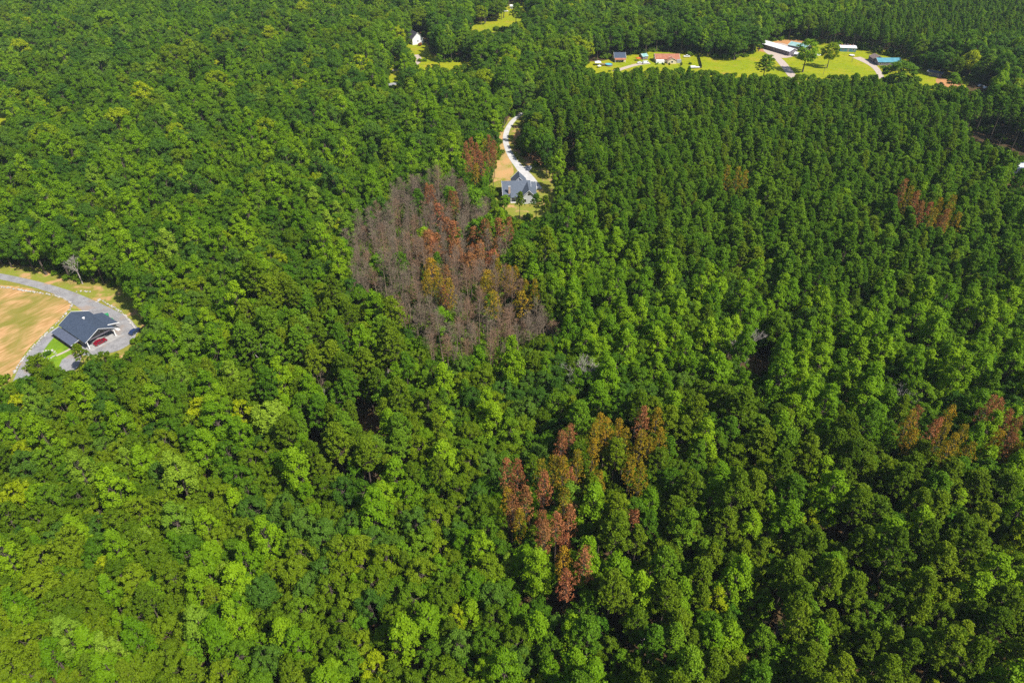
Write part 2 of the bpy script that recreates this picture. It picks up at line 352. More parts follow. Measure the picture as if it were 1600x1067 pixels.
def broadleaf(H=19, z0=7, Rc=4.6, profile='round', nclump=70, rc=1.15, per=95, leaf=0.27, flat=0.8):
    cz, ch = z0, H - z0
    C = []
    while len(C) < nclump:
        t = rng.uniform(0.02, 1.0)
        if profile == 'round': r = math.sqrt(max(0, 1 - ((t - 0.36) / 0.66) ** 2)) if t > 0.36 else 0.62 + 0.38 * math.sqrt(t / 0.36)
        elif profile == 'cone': r = (1 - ((t - 0.2) / 0.82) ** 1.9) * 0.98 + 0.04 if t > 0.2 else 0.66 + t * 1.7
        else: r = math.sqrt(max(0.0, 1 - ((t - 0.45) / 0.6) ** 2))
        a = rng.uniform(0, 2 * math.pi); lob = 1 + 0.16 * math.sin(3 * a + Rc * 7) + 0.10 * math.sin(5 * a + H * 3)
        rr = Rc * r * lob * (rng.uniform(0.72, 1.0) if rng.random() < 0.85 else rng.uniform(0.2, 0.7))
        c = np.array([rr * math.cos(a), rr * math.sin(a), cz + t * ch * 0.95 - 0.2])
        if C and rng.random() < 0.85:
            if min(np.linalg.norm(c - q) for q in C) < rc * 0.62: continue
        C.append(c)
    C = np.array(C); mid = np.array([0, 0, cz + 0.38 * ch])
    V, T = [], []
    for c in C:
        s = rng.uniform(0.55, 1.4); n = int(per * (0.35 + 0.65 * s * s))
        out = (c - mid) / (np.linalg.norm(c - mid) + 1e-6)
        d = unit(rand_dirs(n) + 0.55 * out + np.array([0, 0, 0.35]))
        P = c + d * (rc * s) * np.where(rng.random((n, 1)) < 0.1, rng.uniform(1.0, 1.5, (n, 1)), rng.uniform(0.5, 1.05, (n, 1))) * np.array([1, 1, flat])
        N = unit(d * 0.75 + rand_dirs(n) * 0.65 + np.array([0, 0, 0.35]))
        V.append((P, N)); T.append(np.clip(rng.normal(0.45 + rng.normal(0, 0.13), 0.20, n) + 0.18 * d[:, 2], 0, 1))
    P = np.concatenate([a for a, _ in V]); N = np.concatenate([b for _, b in V]); T = np.concatenate(T)
    L = leaf * rng.uniform(0.5, 1.5, len(P))
    cv, cq = leaf_quads(P, N, L, L * rng.uniform(0.55, 0.85, len(P)))
    tb = Tubes(); top = z0 + ch * 0.72; tr = 0.018 * H
    ph = rng.uniform(0, 6); px = lambda z: np.array([0.25 * math.sin(z * 0.21 + ph), 0.25 * math.cos(z * 0.17 + ph), z]) - np.array([0.25 * math.sin(ph), 0.25 * math.cos(ph), 0])
    zs = np.linspace(0, top, 7); tb.add([px(z) for z in zs], [tr * (1.35 if i == 0 else 1) * (1 - 0.8 * z / top) for i, z in enumerate(zs)], 7)
    for c in C[rng.permutation(len(C))[:14]]:
        zb = rng.uniform(z0 * 0.85, top * 0.92); limb(tb, px(zb), c, tr * 0.42, 0.03, 4, 0.15)
    tv, tq = tb.get()
    return tv, tq, cv, cq, np.repeat(T, 4)

def pine(H=20, z0=10, Rc=2.7, ntuft=85, per=52, sparse=1.0, needle=0.34, dome=0.6, mottle=0.12):
    tb = Tubes(); tr = 0.0135 * H; lean = rng.normal(0, 0.25, 2)
    px = lambda z: np.array([lean[0] * (z / H) ** 2, lean[1] * (z / H) ** 2, z])
    zs = np.linspace(0, H - 0.3, 7); tb.add([px(z) for z in zs], [tr * (1 - 0.93 * z / H) for z in zs], 6)
    P, N, T = [], [], []; ex = rng.uniform(0.46, 0.85) if dome < 0.8 else rng.uniform(0.42, 0.6); ph = rng.uniform(0, 6.28, 3); skew = rng.uniform(0.08, 0.32)
    for i in range(ntuft):
        t = (i + rng.uniform(0, 1)) / ntuft; t = t ** 0.85
        r = Rc * (max(0.06, 1 - (t - 0.22) / 0.80) ** ex if t > 0.22 else 0.6 + 0.4 * t / 0.22)
        a = i * 2.39996 + rng.uniform(-0.5, 0.5); rr = r * rng.uniform(0.35, 1.12) * (1 + skew * math.sin(a + ph[0] + 2.5 * t) + 0.2 * math.sin(3 * a + ph[1]) * math.sin(7 * t + ph[2]))
        z = z0 + t * (H - z0) + 0.2
        c = np.array([*(px(z)[:2]), 0]) + np.array([rr * math.cos(a), rr * math.sin(a), z])
        if i % 2 == 0: limb(tb, px(max(z0 * 0.9, z - rr * 0.45)), c, 0.07, 0.025, 3, 0.05, 2)
        s = rng.uniform(0.5, 1.4); n = int(per * (0.3 + 0.7 * s) * sparse)
        d = unit(rand_dirs(n) + np.array([0.5 * math.cos(a), 0.5 * math.sin(a), dome]))
        P.append(c + d * (0.62 * s) * rng.uniform(0.3, 1.15, (n, 1)) * np.array([1.1, 1.1, 0.8])); N.append(unit(np.cross(d, rand_dirs(n)) + d * 0.5 + np.array([0, 0, 0.3])))
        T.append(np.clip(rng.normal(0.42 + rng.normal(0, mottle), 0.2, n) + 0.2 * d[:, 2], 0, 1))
    P, N, T = np.concatenate(P), np.concatenate(N), np.concatenate(T)
    L = needle * rng.uniform(0.7, 1.3, len(P)); cv, cq = leaf_quads(P, N, L, L * rng.uniform(0.28, 0.5, len(P)), 0.3)
    tv, tq = tb.get(); return tv, tq, cv, cq, np.repeat(T, 4)

def dead_pine(H=19, z0=7, Rc=2.0, nb=44, tw=11):
    """a dead pine without needles: grey stem, up-swept branches, a haze of twigs"""
    tb = Tubes(); tr = 0.0125 * H; cb = Tubes()
    lx, ly = rng.normal(0, 0.035, 2); zs = np.linspace(0, H, 6); tb.add([(lx * z, ly * z, z) for z in zs], [tr * (1 - 0.93 * z / H) for z in zs], 6)
    for i in range(nb):
        t = (i + rng.random()) / nb; z = z0 + t * (H - z0 - 0.3); a = i * 2.4 + rng.uniform(-0.4, 0.4)
        r = Rc * (1.05 - 0.75 * t) * rng.uniform(0.6, 1.1) * (0.6 + min(1, t / 0.25) * 0.4); up = rng.uniform(0.35, 0.95)
        if rng.random() < 0.12: r *= 1.5
        o_ = np.array([lx * z, ly * z, z]); b = o_ + np.array([r * math.cos(a), r * math.sin(a), r * up]); limb(cb, o_, b, 0.05, 0.018, 3, -0.15, 2)
        for k in range(tw):
            s = rng.uniform(0.3, 1.0); p = o_ * (1 - s) + b * s
            q = p + np.array([math.cos(a), math.sin(a), 0]) * rng.uniform(-0.1, 0.5) + rng.normal(0, 0.33, 3) + np.array([0, 0, rng.uniform(0.15, 0.6)])
            cb.add([p, q], [0.024, 0.008], 3)
    tv, tq = tb.get(); cv, cq = cb.get(); return tv, tq, cv, cq, np.zeros(len(cv))

def bare_tree(H=15, spread=1.0, depth=4, lean=(0, 0)):
    tb = Tubes(); cb = Tubes(); tr = 0.018 * H
    fork = np.array([lean[0] * 0.4, lean[1] * 0.4, H * 0.42]); tb.add([(0, 0, 0), fork * 0.5 + rng.normal(0, 0.1, 3), fork], [tr * 1.2, tr * 0.9, tr * 0.75], 6)
    def grow(p, d, L, r, lev):
        q = p + d * L; limb(cb, p, q, r, r * 0.55, 5 if lev > 2 else 3, 0.0, 2)
        if lev == 0: return
        for _ in range(3 if lev > 1 else 4):
            nd = d + rng.normal(0, 0.45 * spread, 3) + np.array([0, 0, 0.12]); nd /= np.linalg.norm(nd)
            s = rng.uniform(0.55, 1.0); grow(p + d * L * s, nd, L * rng.uniform(0.55, 0.8), r * 0.60, lev - 1)
    for k in range(4):
        a = k * 1.6 + rng.uniform(-0.4, 0.4); d = np.array([0.5 * spread * math.cos(a) + lean[0] * 0.03, 0.5 * spread * math.sin(a) + lean[1] * 0.03, 1.0]); d /= np.linalg.norm(d)
        grow(fork - np.array([0, 0, rng.uniform(0, 0.1 * H)]), d, H * 0.24, tr * 0.55, depth)
    tv, tq = tb.get(); cv, cq = cb.get(); return tv, tq, cv, cq, np.zeros(len(cv))

def bush(Rb=1.3, n=420):
    c = rng.normal(0, Rb * 0.45, (9, 3)); c[:, 2] = np.abs(c[:, 2]) * 0.8 + 0.4
    i = rng.integers(0, 9, n); d = unit(rand_dirs(n) + np.array([0, 0, 0.4])); P = c[i] + d * Rb * 0.5 * rng.uniform(0.5, 1, (n, 1)); P[:, 2] = np.maximum(P[:, 2], 0.06)
    L = 0.22 * rng.uniform(0.7, 1.4, n); cv, cq = leaf_quads(P, unit(d + rand_dirs(n) * 0.6), L, L * 0.7)
    return cv, cq, np.repeat(np.clip(rng.normal(0.5, 0.25, n), 0, 1), 4)

PROTO = {}      # key -> (trunk mesh, crown mesh, whole mesh, crown radius, height)
def proto(key, data, mat, bark, rad, H):
    tv, tq, cv, cq, at = data
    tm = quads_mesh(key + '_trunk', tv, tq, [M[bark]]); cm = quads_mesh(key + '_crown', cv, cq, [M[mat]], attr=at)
    PROTO[key] = (tm, cm, (tv, tq, cv, cq, at, mat, bark), rad, H)
def variants(kind, mats, gen, n, bark='bark'):
    """n shapes, each in every listed colour; the same shape shares nothing but its outline"""
    for i in range(n):
        data, rad, H = gen(i)
        for m in mats: proto(f'{kind}|{m}|{i}', data, m, bark, rad, H)
U = lambda a, b: float(rng.uniform(a, b))
def g_oak(i):
    H, Rc = U(16.5, 20), U(4.0, 4.8); return broadleaf(H, H * 0.40, Rc, 'round', int(36 * Rc / 2.1), 1.10, 112, 0.235), Rc, H
def g_pop(i):
    H, Rc = U(18, 22), U(2.8, 3.5); return broadleaf(H, H * 0.36, Rc, 'cone', 62, 0.92, 104, 0.215, 0.95), Rc, H
def g_gum(i):
    H, Rc = U(15, 19), U(2.5, 3.2); return broadleaf(H, H * 0.32, Rc, 'oval', 56, 0.92, 100, 0.215, 0.95), Rc, H
def g_pine(i):
    H, Rc = U(16.5, 22.5), U(2.3, 3.3); return pine(H, H * U(0.5, 0.6), Rc, 92, 54, 1.0, 0.27), Rc, H
def g_bigpine(i):
    H, Rc = U(22, 25), U(3.4, 4.2); return pine(H, H * 0.56, Rc, 135, 58, 1.0, 0.32, 0.9), Rc, H
def g_redpine(i):
    H, Rc = U(16, 20), U(2.1, 2.8); return pine(H, H * 0.52, Rc, 90, 36, 0.42, 0.22, 0.85, 0.34), Rc, H
def g_dead(i):
    H, Rc = U(13, 21.0), U(1.9, 2.9); return dead_pine(H, H * U(0.40, 0.62), Rc, int(U(30, 48)), 12), Rc, H
def g_bare(i):
    H = U(14, 17); return bare_tree(H, 1.0 + 0.2 * i), 3.0, H
variants('oak_tree', ['oak', 'oak_blue', 'oak_olive', 'poplar', 'poplar_pale', 'poplar_yellow'], g_oak, 4)
variants('tulip_poplar_tree', ['poplar', 'poplar_pale', 'poplar_yellow'], g_pop, 4)
variants('sweetgum_tree', ['gum', 'poplar'], g_gum, 4)
variants('pine_tree', ['pine', 'pine_olive'], g_pine, 7)
variants('tall_pine_tree', ['pine', 'pine_olive'], g_bigpine, 4)
variants('browned_pine_tree', ['needle_red', 'needle_yellow'], g_redpine, 4, 'bark')
variants('leafless_pine_tree', ['twig', 'twig_red'], g_dead, 6, 'twig')
variants('dead_tree', ['bark_pale', 'twig'], g_bare, 3, 'bark_pale')

# ------------------------------------------------------------------ where the trees stand
CLEAR = [
 [(-200, 408), (0, 414), (60, 426), (110, 436), (150, 442), (190, 456), (222, 478), (224, 500), (212, 532), (165, 550), (132, 548), (118, 560), (95, 574), (82, 560), (58, 566), (46, 580), (26, 584), (0, 594), (-200, 620)],
 [(788, 188), (812, 176), (824, 178), (812, 198), (808, 212), (806, 226), (814, 243), (828, 252), (844, 260), (856, 274), (870, 292), (866, 312), (852, 334), (806, 340), (790, 326), (774, 306), (762, 288), (766, 268), (776, 258), (783, 236), (776, 212), (788, 200)],
 [(1512, 196), (1535, 207), (1580, 227), (1640, 247), (1640, 251), (1580, 237), (1516, 216)],
 [(905, 106), (930, 96), (960, 88), (1000, 86), (1025, 81), (1062, 82), (1078, 88), (1100, 88), (1135, 92), (1168, 88), (1190, 78), (1195, 64), (1236, 60), (1262, 66), (1310, 72), (1340, 76), (1366, 82), (1412, 94), (1440, 108), (1452, 116), (1480, 122), (1502, 131), (1492, 139), (1450, 130), (1410, 124), (1360, 120), (1320, 121), (1280, 118), (1240, 122), (1200, 119), (1150, 117), (1080, 111), (1000, 109), (950, 110)],
 [(1500, 126), (1552, 133), (1546, 142), (1500, 138)],
 [(606, 108), (624, 107), (625, 134), (606, 134)],
 [(632, 54), (670, 56), (680, 90), (656, 94), (648, 94), (642, 80), (634, 74)],
 [(612, 76), (624, 74), (624, 84), (614, 84)],
 [(645, 97), (745, 96), (745, 106), (700, 106), (666, 102), (658, 108), (648, 104)],
 [(732, 40), (770, 36), (798, 30), (788, 14), (800, 4), (814, 8), (828, 12), (826, 22), (814, 30), (800, 36), (792, 42), (770, 47), (738, 49)],
 [(288, 111), (306, 110), (306, 118), (290, 119)], [(334, 93), (351, 93), (351, 101), (335, 101)],
 [(-60, 168), (8, 169), (12, 190), (-60, 200)], [(68, 142), (75, 142), (77, 158), (71, 158)], [(1004, -4), (1020, -4), (1020, 3), (1004, 3)],
 [(555, 643), (594, 646), (590, 664), (562, 666)], [(484, 672), (506, 675), (505, 692), (486, 690)],
 [(1160, 560), (1196, 556), (1204, 580), (1172, 592)], [(1582, 256), (1640, 258), (1640, 272), (1584, 270)], [(826, 146), (842, 146), (842, 153), (828, 154)],
]
PLANT = [[(850, 114), (1000, 112), (1200, 122), (1500, 137), (1512, 228), (1580, 246), (1720, 260), (1720, 520), (1560, 470), (1350, 440), (1240, 440), (1150, 400), (1090, 420), (1010, 400), (960, 360), (930, 320), (900, 300), (868, 250), (850, 190)]]
PINE_R = [[(1496, 138), (1740, 160), (1740, 250), (1640, 238), (1580, 226), (1510, 205)]]
GAP = [(1505, 196), (1530, 205), (1580, 226), (1640, 246), (1740, 262), (1740, 290), (1580, 250), (1512, 232)]
FARPINE = [[(1240, 52), (1330, 24), (1480, 4), (1560, -30), (1760, -40), (1600, 60), (1480, 72), (1330, 60)], [(60, -30), (330, -30), (280, 12), (150, 22)]]
YOUNG = [[(795, 205), (860, 190), (900, 245), (905, 325), (860, 320), (838, 262), (808, 240)]]
OLIVE = [[(890, 640), (1000, 620), (1100, 600), (1200, 650), (1400, 690), (1740, 720), (1740, 1250), (900, 1250), (890, 960), (930, 880), (900, 780)]]
GUM = [[(850, 320), (930, 340), (1010, 410), (1100, 430), (1240, 450), (1380, 450), (1560, 480), (1740, 540), (1740, 720), (1400, 690), (1200, 650), (1100, 600), (1000, 620), (890, 640), (860, 560), (870, 440)]]
DEAD = [[(532, 394), (564, 350), (602, 322), (636, 282), (690, 274), (718, 296), (748, 321), (782, 358), (799, 420), (822, 455), (856, 490), (882, 520), (836, 540), (795, 540), (742, 564), (688, 550), (646, 526), (610, 486), (582, 444), (546, 422)]]
TALLP = [[(370, 440), (620, 490), (640, 720), (470, 730), (400, 620)], [(820, 400), (870, 400), (880, 500), (830, 490)]]

trees = []              # kind, colour, x, y, scale, rotation
cell = {}
def near_ok(x, y, r):
    i, j = int(x // 6), int(y // 6)
    for a in range(i - 2, i + 3):
        for b in range(j - 2, j + 3):
            for X, Y, Rr in cell.get((a, b), ()):
                if (X - x) ** 2 + (Y - y) ** 2 < (0.72 * (r + Rr)) ** 2: return False
    return True
def put(kind, col, x, y, s, r, sz=None):
    trees.append((kind, col, x, y, s, rng.uniform(0, 6.283), (s ** 0.6 if s > 1 else s ** 0.8) if sz is None else sz))
    cell.setdefault((int(x // 6), int(y // 6)), []).append((x, y, r))
def inpoly(u, v, polys):
    m = np.zeros(len(u), bool)
    for p in polys: m |= pip(u, v, p)
    return m
# open land as a 2-pixel survey map, looked up by every tree
_gu, _gv = np.meshgrid(np.arange(-400, 2000, 2.0), np.arange(-100, 1300, 2.0))
OPEN = inpoly(_gu.ravel(), _gv.ravel(), CLEAR).reshape(_gu.shape)
_HZ = np.array([k / 11 for k in range(12)] + [0.5, 0.62, 0.75, 0.88] * 2); _HX = np.array([0.0] * 12 + [-0.72] * 4 + [0.72] * 4)
def blocked1(x, y, H, r):
    """True where a tree of height H would stand in, or hang over, open land or the view to it"""
    Z = _HZ * H - CAMZ; dep = y * CP - Z * SP; u = 800 + FPX * (x + _HX * r) / dep; v = 533.5 - FPX * (y * SP + Z * CP) / dep
    i = ((v + 100) * 0.5).astype(int); j = ((u + 400) * 0.5).astype(int); k = (i >= 0) & (i < OPEN.shape[0]) & (j >= 0) & (j < OPEN.shape[1])
    return bool(OPEN[i[k], j[k]].any())
# trees read one by one off the photograph (place of the crown -> place of the stem)
def at_crown(u, v, H, k=0.82): p = G(u, v, H * k); return p.x, p.y
SPOT = []
for u, v in [(792, 745), (808, 748), (836, 752), (850, 766), (864, 742), (878, 702), (890, 692), (893, 716), (890, 742), (822, 778), (800, 800), (812, 812), (826, 822), (846, 826), (851, 842), (870, 816), (890, 806), (862, 862), (882, 846), (880, 882), (886, 902), (912, 886), (975, 826), (990, 808), (1003, 664),
             (1432, 645), (1485, 645), (1515, 652), (1540, 646), (1556, 640), (1571, 656), (1586, 666), (1598, 672), (1462, 668), (1560, 682), (1582, 690),
             (1407, 305), (1430, 312), (1436, 330), (1446, 342), (1451, 352), (1465, 346), (1471, 352),
             (728, 232), (736, 222), (745, 236), (756, 224), (764, 232), (772, 226), (740, 252), (752, 258), (733, 262), (744, 268), (760, 246), (770, 240),
             (795, 348), (699, 440), (693, 455), (668, 437), (705, 306), (668, 300), (676, 312), (712, 320)]:
    SPOT.append(('browned_pine_tree', 'needle_red', u, v))
for u, v in [(928, 690), (936, 672), (946, 682), (926, 712), (902, 732), (880, 744), (845, 748), (794, 772), (880, 792), (966, 682), (976, 697), (1000, 700), (1014, 692), (1024, 665), (1031, 686), (986, 722), (1000, 742), (935, 745),
             (1415, 670), (1425, 686), (1466, 690), (1495, 692), (1516, 700), (1592, 702), (1480, 706), (1417, 316), (1465, 326), (1480, 331), (1478, 346), (1496, 341), (1133, 283), (1150, 286), (1161, 289),
             (778, 428), (796, 440), (822, 452), (836, 462), (688, 452), (703, 462), (806, 430)]:
    SPOT.append(('browned_pine_tree', 'needle_yellow', u, v))
for u, v in [(112, 405), (568, 512), (495, 597), (600, 590), (928, 580), (905, 578), (1150, 540), (1176, 520), (1195, 826), (1346, 930), (1206, 984), (1396, 1000), (1010, 985), (1312, 402), (1412, 605), (512, 610), (812, 862), (1150, 150), (404, 541), (1395, 985)]:
    SPOT.append(('dead_tree', 'bark_pale' if random.random() < 0.6 else 'twig', u, v))
for n_, (kind, col, u, v) in enumerate(SPOT):
    if kind == 'browned_pine_tree' and n_ < 36 and n_ % 5 == 2: continue
    s = (U(1.34, 1.44) if v < 360 and u > 1000 else U(1.2, 1.34)) if kind == 'browned_pine_tree' else (0.95 if u < 200 else (0.72 if v > 800 else U(1.0, 1.15))); H = {'browned_pine_tree': 18, 'dead_tree': 15}[kind] * s; x, y = at_crown(u, v, H)
    if col == 'needle_red' and len(trees) % 6 == 3: col = 'needle_yellow'
    put(kind, col, x, y, s * (0.64 if kind == 'browned_pine_tree' else 0.95), 1.35 * s if kind == 'browned_pine_tree' else 2.5 * s, s)
for u, v, kind, col, s, hz in [(425, 655, 'oak_tree', 'poplar_pale', 1.15, 1.05), (637, 90, 'oak_tree', 'oak', 1.25, 0.95), (1196, 104, 'tall_pine_tree', 'pine', 1.7, 0.95), (1262, 80, 'oak_tree', 'poplar', 1.75, 1.3), (1299, 80, 'oak_tree', 'poplar_yellow', 1.25, 1.05), (1409, 110, 'oak_tree', 'oak', 2.2, 1.02), (1181, 56, 'oak_tree', 'oak_blue', 1.9, 1.2), (1490, 121, 'sweetgum_tree', 'poplar', 1.2, 0.7), (806, 20, 'tall_pine_tree', 'pine', 1.5, 1.0), (819, 28, 'sweetgum_tree', 'gum', 0.9, 0.6), (788, 312, 'sweetgum_tree', 'gum', 0.8, 0.5), (686, 92, 'sweetgum_tree', 'poplar', 0.8, 0.5), (60, 574, 'oak_tree', 'oak_olive', 0.85, 0.75), (812, 314, 'tall_pine_tree', 'pine_olive', 0.62, 0.6), (838, 318, 'tall_pine_tree', 'pine', 0.62, 0.6), (852, 322, 'tall_pine_tree', 'pine_olive', 0.7, 0.65), (125, 552, 'tall_pine_tree', 'pine_olive', 0.6, 0.5), (1152, 66, 'oak_tree', 'oak', 1.7, 1.15)]:
    H = PROTO[f'{kind}|{col}|0'][4] * hz; x, y = at_crown(u, v, H, 0.70); put(kind, col, x, y, s, PROTO[f'{kind}|{col}|0'][3] * s * 0.9, hz)
for u, v in [(1522, 212), (1545, 220), (1560, 228), (1580, 234), (1602, 242), (1540, 206), (1568, 219), (1592, 230), (1615, 246), (1630, 240)]:
    p = G(u, v); put('tall_pine_tree', 'pine', p.x, p.y, U(0.85, 1.05), 2.4)
NSPOT = len(trees)

RAD = {'oak_tree': 4.4, 'tulip_poplar_tree': 3.15, 'sweetgum_tree': 2.85, 'pine_tree': 2.55, 'tall_pine_tree': 3.6, 'browned_pine_tree': 2.2, 'leafless_pine_tree': 2.1, 'dead_tree': 3.0}
HGT = {'oak_tree': 19, 'tulip_poplar_tree': 21.5, 'sweetgum_tree': 17, 'pine_tree': 20.5, 'tall_pine_tree': 23.5, 'browned_pine_tree': 18, 'leafless_pine_tree': 18, 'dead_tree': 15}
# planted pines stand in rows
YMAX = 960
def rows(polys, sp, ang, kind, H, jit=0.55, keep=0.97, s0=0.78, s1=1.12, other=None):
    n = int(1500 / sp); gx, gy = np.meshgrid(np.arange(-n, n) * sp, np.arange(-n, n) * sp * 0.93)
    c, s = math.cos(R(ang)), math.sin(R(ang)); X = gx * c - gy * s + rng.normal(0, jit, gx.shape); Y = gx * s + gy * c + rng.normal(0, jit, gx.shape) + 300
    X, Y = X.ravel(), Y.ravel(); k = (Y > 30) & (Y < YMAX) & (np.abs(X) < 0.62 * Y + 120); X, Y = X[k], Y[k]
    u, v, d = proj(np.stack([X, Y, np.full(X.shape, H * 0.8)], 1)); k = inpoly(u, v, polys) & (rng.random(len(X)) < keep); X, Y = X[k], Y[k]
    u, v, d = proj(np.stack([X, Y, np.zeros(X.shape)], 1)); g = pip(u, v, GAP); u, v, d = proj(np.stack([X, Y, np.full(X.shape, H * 0.6)], 1)); g |= pip(u, v, GAP); X, Y = X[~g], Y[~g]
    for x, y in zip(X, Y):
        sc_ = U(s0, s1)
        if not near_ok(x, y, 2.05 * sc_): continue
        a_, b_, _ = proj([[x, y, 0.0]])
        if pip(a_, b_, YOUNG[0])[0] and rng.random() < 0.82: continue
        if blocked1(x, y, HGT[kind] * sc_ ** 0.7 * 1.04, 2.6 * sc_): continue
        rr = rng.random()
        if other and rr < other: put(random.choice(['sweetgum_tree', 'tulip_poplar_tree', 'oak_tree']), 'poplar', x, y, U(0.7, 0.95), 2.1)
        else: put(kind, 'pine' if rng.random() < 0.85 else 'pine_olive', x, y, sc_, 2.05 * sc_)
rows(PLANT, 4.3, 24, 'pine_tree', 20, jit=0.45, other=0.06, s0=0.72, s1=1.16)
rows(PINE_R, 6.0, 24, 'tall_pine_tree', 23, s0=0.85, s1=1.05)
rows(FARPINE, 4.6, 30, 'pine_tree', 18, s0=0.7, s1=0.9, other=0.03)

# everything else grows wild: large crowns first, small ones into the gaps
def pick(u, v, size):
    r = rng.random()
    if pip(u, v, DEAD[0])[0]:
        red = pip(u, v, [(650, 345), (778, 350), (800, 410), (760, 425), (655, 420)])[0]
        if red and r < 0.36: return 'browned_pine_tree', 'needle_red'
        if r < 0.88: return 'leafless_pine_tree', 'twig' if rng.random() < (0.75 if v < 400 else 0.5) else 'twig_red'
        if r < 0.955: return ('browned_pine_tree', 'needle_yellow') if v > 430 and u > 660 else ('leafless_pine_tree', 'twig')
        return ('sweetgum_tree', 'gum' if r < 0.975 else 'poplar') if r < 0.985 else ('pine_tree', 'pine')
    if inpoly(u, v, OLIVE)[0]:
        if size > 2.55: return ('oak_tree', 'oak_olive' if r < 0.24 else 'oak') if r < 0.36 else (('tall_pine_tree', 'pine_olive' if r < 0.75 else 'pine') if r < 0.84 else ('tulip_poplar_tree', 'poplar'))
        return ('pine_tree', 'pine_olive' if r < 0.62 else 'pine') if r < 0.74 else (('tulip_poplar_tree', 'poplar' if r < 0.80 else 'poplar_yellow') if r < 0.84 else ('sweetgum_tree', 'gum' if r < 0.95 else 'poplar'))
    if inpoly(u, v, GUM)[0]:
        if size > 2.55: return ('oak_tree', 'oak' if r < 0.40 else 'oak_blue') if r < 0.58 else ('tulip_poplar_tree', 'poplar')
        if r < 0.40: return 'sweetgum_tree', 'gum' if r < 0.18 else 'poplar'
        if r < 0.62: return 'tulip_poplar_tree', 'poplar'
        return ('pine_tree', 'pine' if r < 0.86 else 'pine_olive')
    if inpoly(u, v, TALLP)[0] and r < 0.7: return 'tall_pine_tree', 'pine_olive' if r < 0.5 else 'pine'
    low = float(np.clip((v[0] - 350) / 450, 0, 1)) * float(np.clip((1000 - u[0]) / 500, 0.2, 1))
    if size > 2.55:
        if rng.random() < 0.08 - 0.04 * low: return 'oak_tree', 'poplar_yellow' if rng.random() < 0.45 else 'poplar'
        if r < 0.80: return 'oak_tree', ('oak_olive' if rng.random() < 0.15 + 0.50 * low else ('oak' if rng.random() < 0.6 else 'oak_blue'))
        return 'tulip_poplar_tree', ('poplar' if r < 0.97 else 'poplar_pale')
    if r < 0.34: return 'oak_tree', ('oak_olive' if rng.random() < 0.2 + 0.35 * low else ('poplar' if rng.random() < 0.25 else 'oak'))
    if r < 0.62: return 'tulip_poplar_tree', ('poplar_yellow' if rng.random() < 0.04 + 0.04 * low else ('poplar_pale' if rng.random() < 0.06 else 'poplar'))
    if r < 0.84: return 'sweetgum_tree', 'gum' if rng.random() < 0.55 - 0.40 * low else 'poplar'
    return 'pine_tree', 'pine_olive' if low > 0.4 else 'pine'
for size, count, ymax in ((7.2, 2500, YMAX), (6.2, 7000, YMAX), (5.2, 14000, YMAX), (4.3, 20000, YMAX), (3.6, 30000, YMAX), (3.3, 16000, 330), (3.0, 34000, 700), (3.0, 24000, 300), (2.6, 34000, 500), (2.6, 34000, 300), (2.2, 50000, 400), (1.8, 40000, 330)):
    Y = np.sqrt(rng.uniform(30 ** 2, ymax ** 2, count)); X = rng.uniform(-1, 1, count) * (0.62 * Y + 120)
    u, v, d = proj(np.stack([X, Y, np.full(count, 14.0)], 1))
    k = ~inpoly(u, v, PLANT + PINE_R + FARPINE); X, Y, u, v = X[k], Y[k], u[k], v[k]
    for x, y, a, b in zip(X, Y, u, v):
        big = float(np.interp(b, (90, 200, 330, 500, 700, 1000), (7.4, 6.0, 4.7, 3.7, 3.1, 2.9)))
        if a > 860 and b > 110: big = min(big, 3.3)
        if size > big * 1.12 or (size > big * 0.85 and rng.random() < 0.55): continue
        if not near_ok(x, y, size * 0.92): continue
        wb = 8 * math.sin(x * 0.13 + 1.7 * math.sin(y * 0.09)) + 6 * math.sin(y * 0.31 + x * 0.27); wv = 9 * math.sin(y * 0.17 + 2.1 * math.sin(x * 0.11)) + 6 * math.sin(x * 0.37)
        kind, col = pick(np.array([a + wb]), np.array([b + wv]), size)
        r0 = RAD[kind]; s = size * U(0.92, 1.1) / r0; s = min(max(s, 0.50), 1.8 if kind == 'oak_tree' else 1.25)
        if size < 2.3: s = min(s, 0.85)
        if not near_ok(x, y, r0 * s * 0.92): continue
        if blocked1(x, y, HGT[kind] * (s ** 0.6 if s > 1 else s ** 0.8) * 1.06, r0 * s): continue
        put(kind, col, x, y, s, r0 * s * (1.18 if kind == 'leafless_pine_tree' else 1.0))

# ------------------------------------------------------------------ build the trees: single ones where they show largest, the rest as woods
NV = {'oak_tree': 4, 'tulip_poplar_tree': 4, 'sweetgum_tree': 4, 'pine_tree': 7, 'tall_pine_tree': 4, 'browned_pine_tree': 4, 'leafless_pine_tree': 6, 'dead_tree': 3}
GRP = {'oak_tree': 'oaks in the wood', 'tulip_poplar_tree': 'tulip poplars in the wood', 'sweetgum_tree': 'sweetgums in the wood', 'pine_tree': 'slim pines', 'tall_pine_tree': 'tall old pines', 'browned_pine_tree': 'dying pines', 'leafless_pine_tree': 'needleless dead pines', 'dead_tree': 'bare dead trees'}
CAT = {'oak_tree': 'tree', 'tulip_poplar_tree': 'tree', 'sweetgum_tree': 'tree', 'pine_tree': 'pine tree', 'tall_pine_tree': 'pine tree', 'browned_pine_tree': 'pine tree', 'leafless_pine_tree': 'dead tree', 'dead_tree': 'dead tree'}
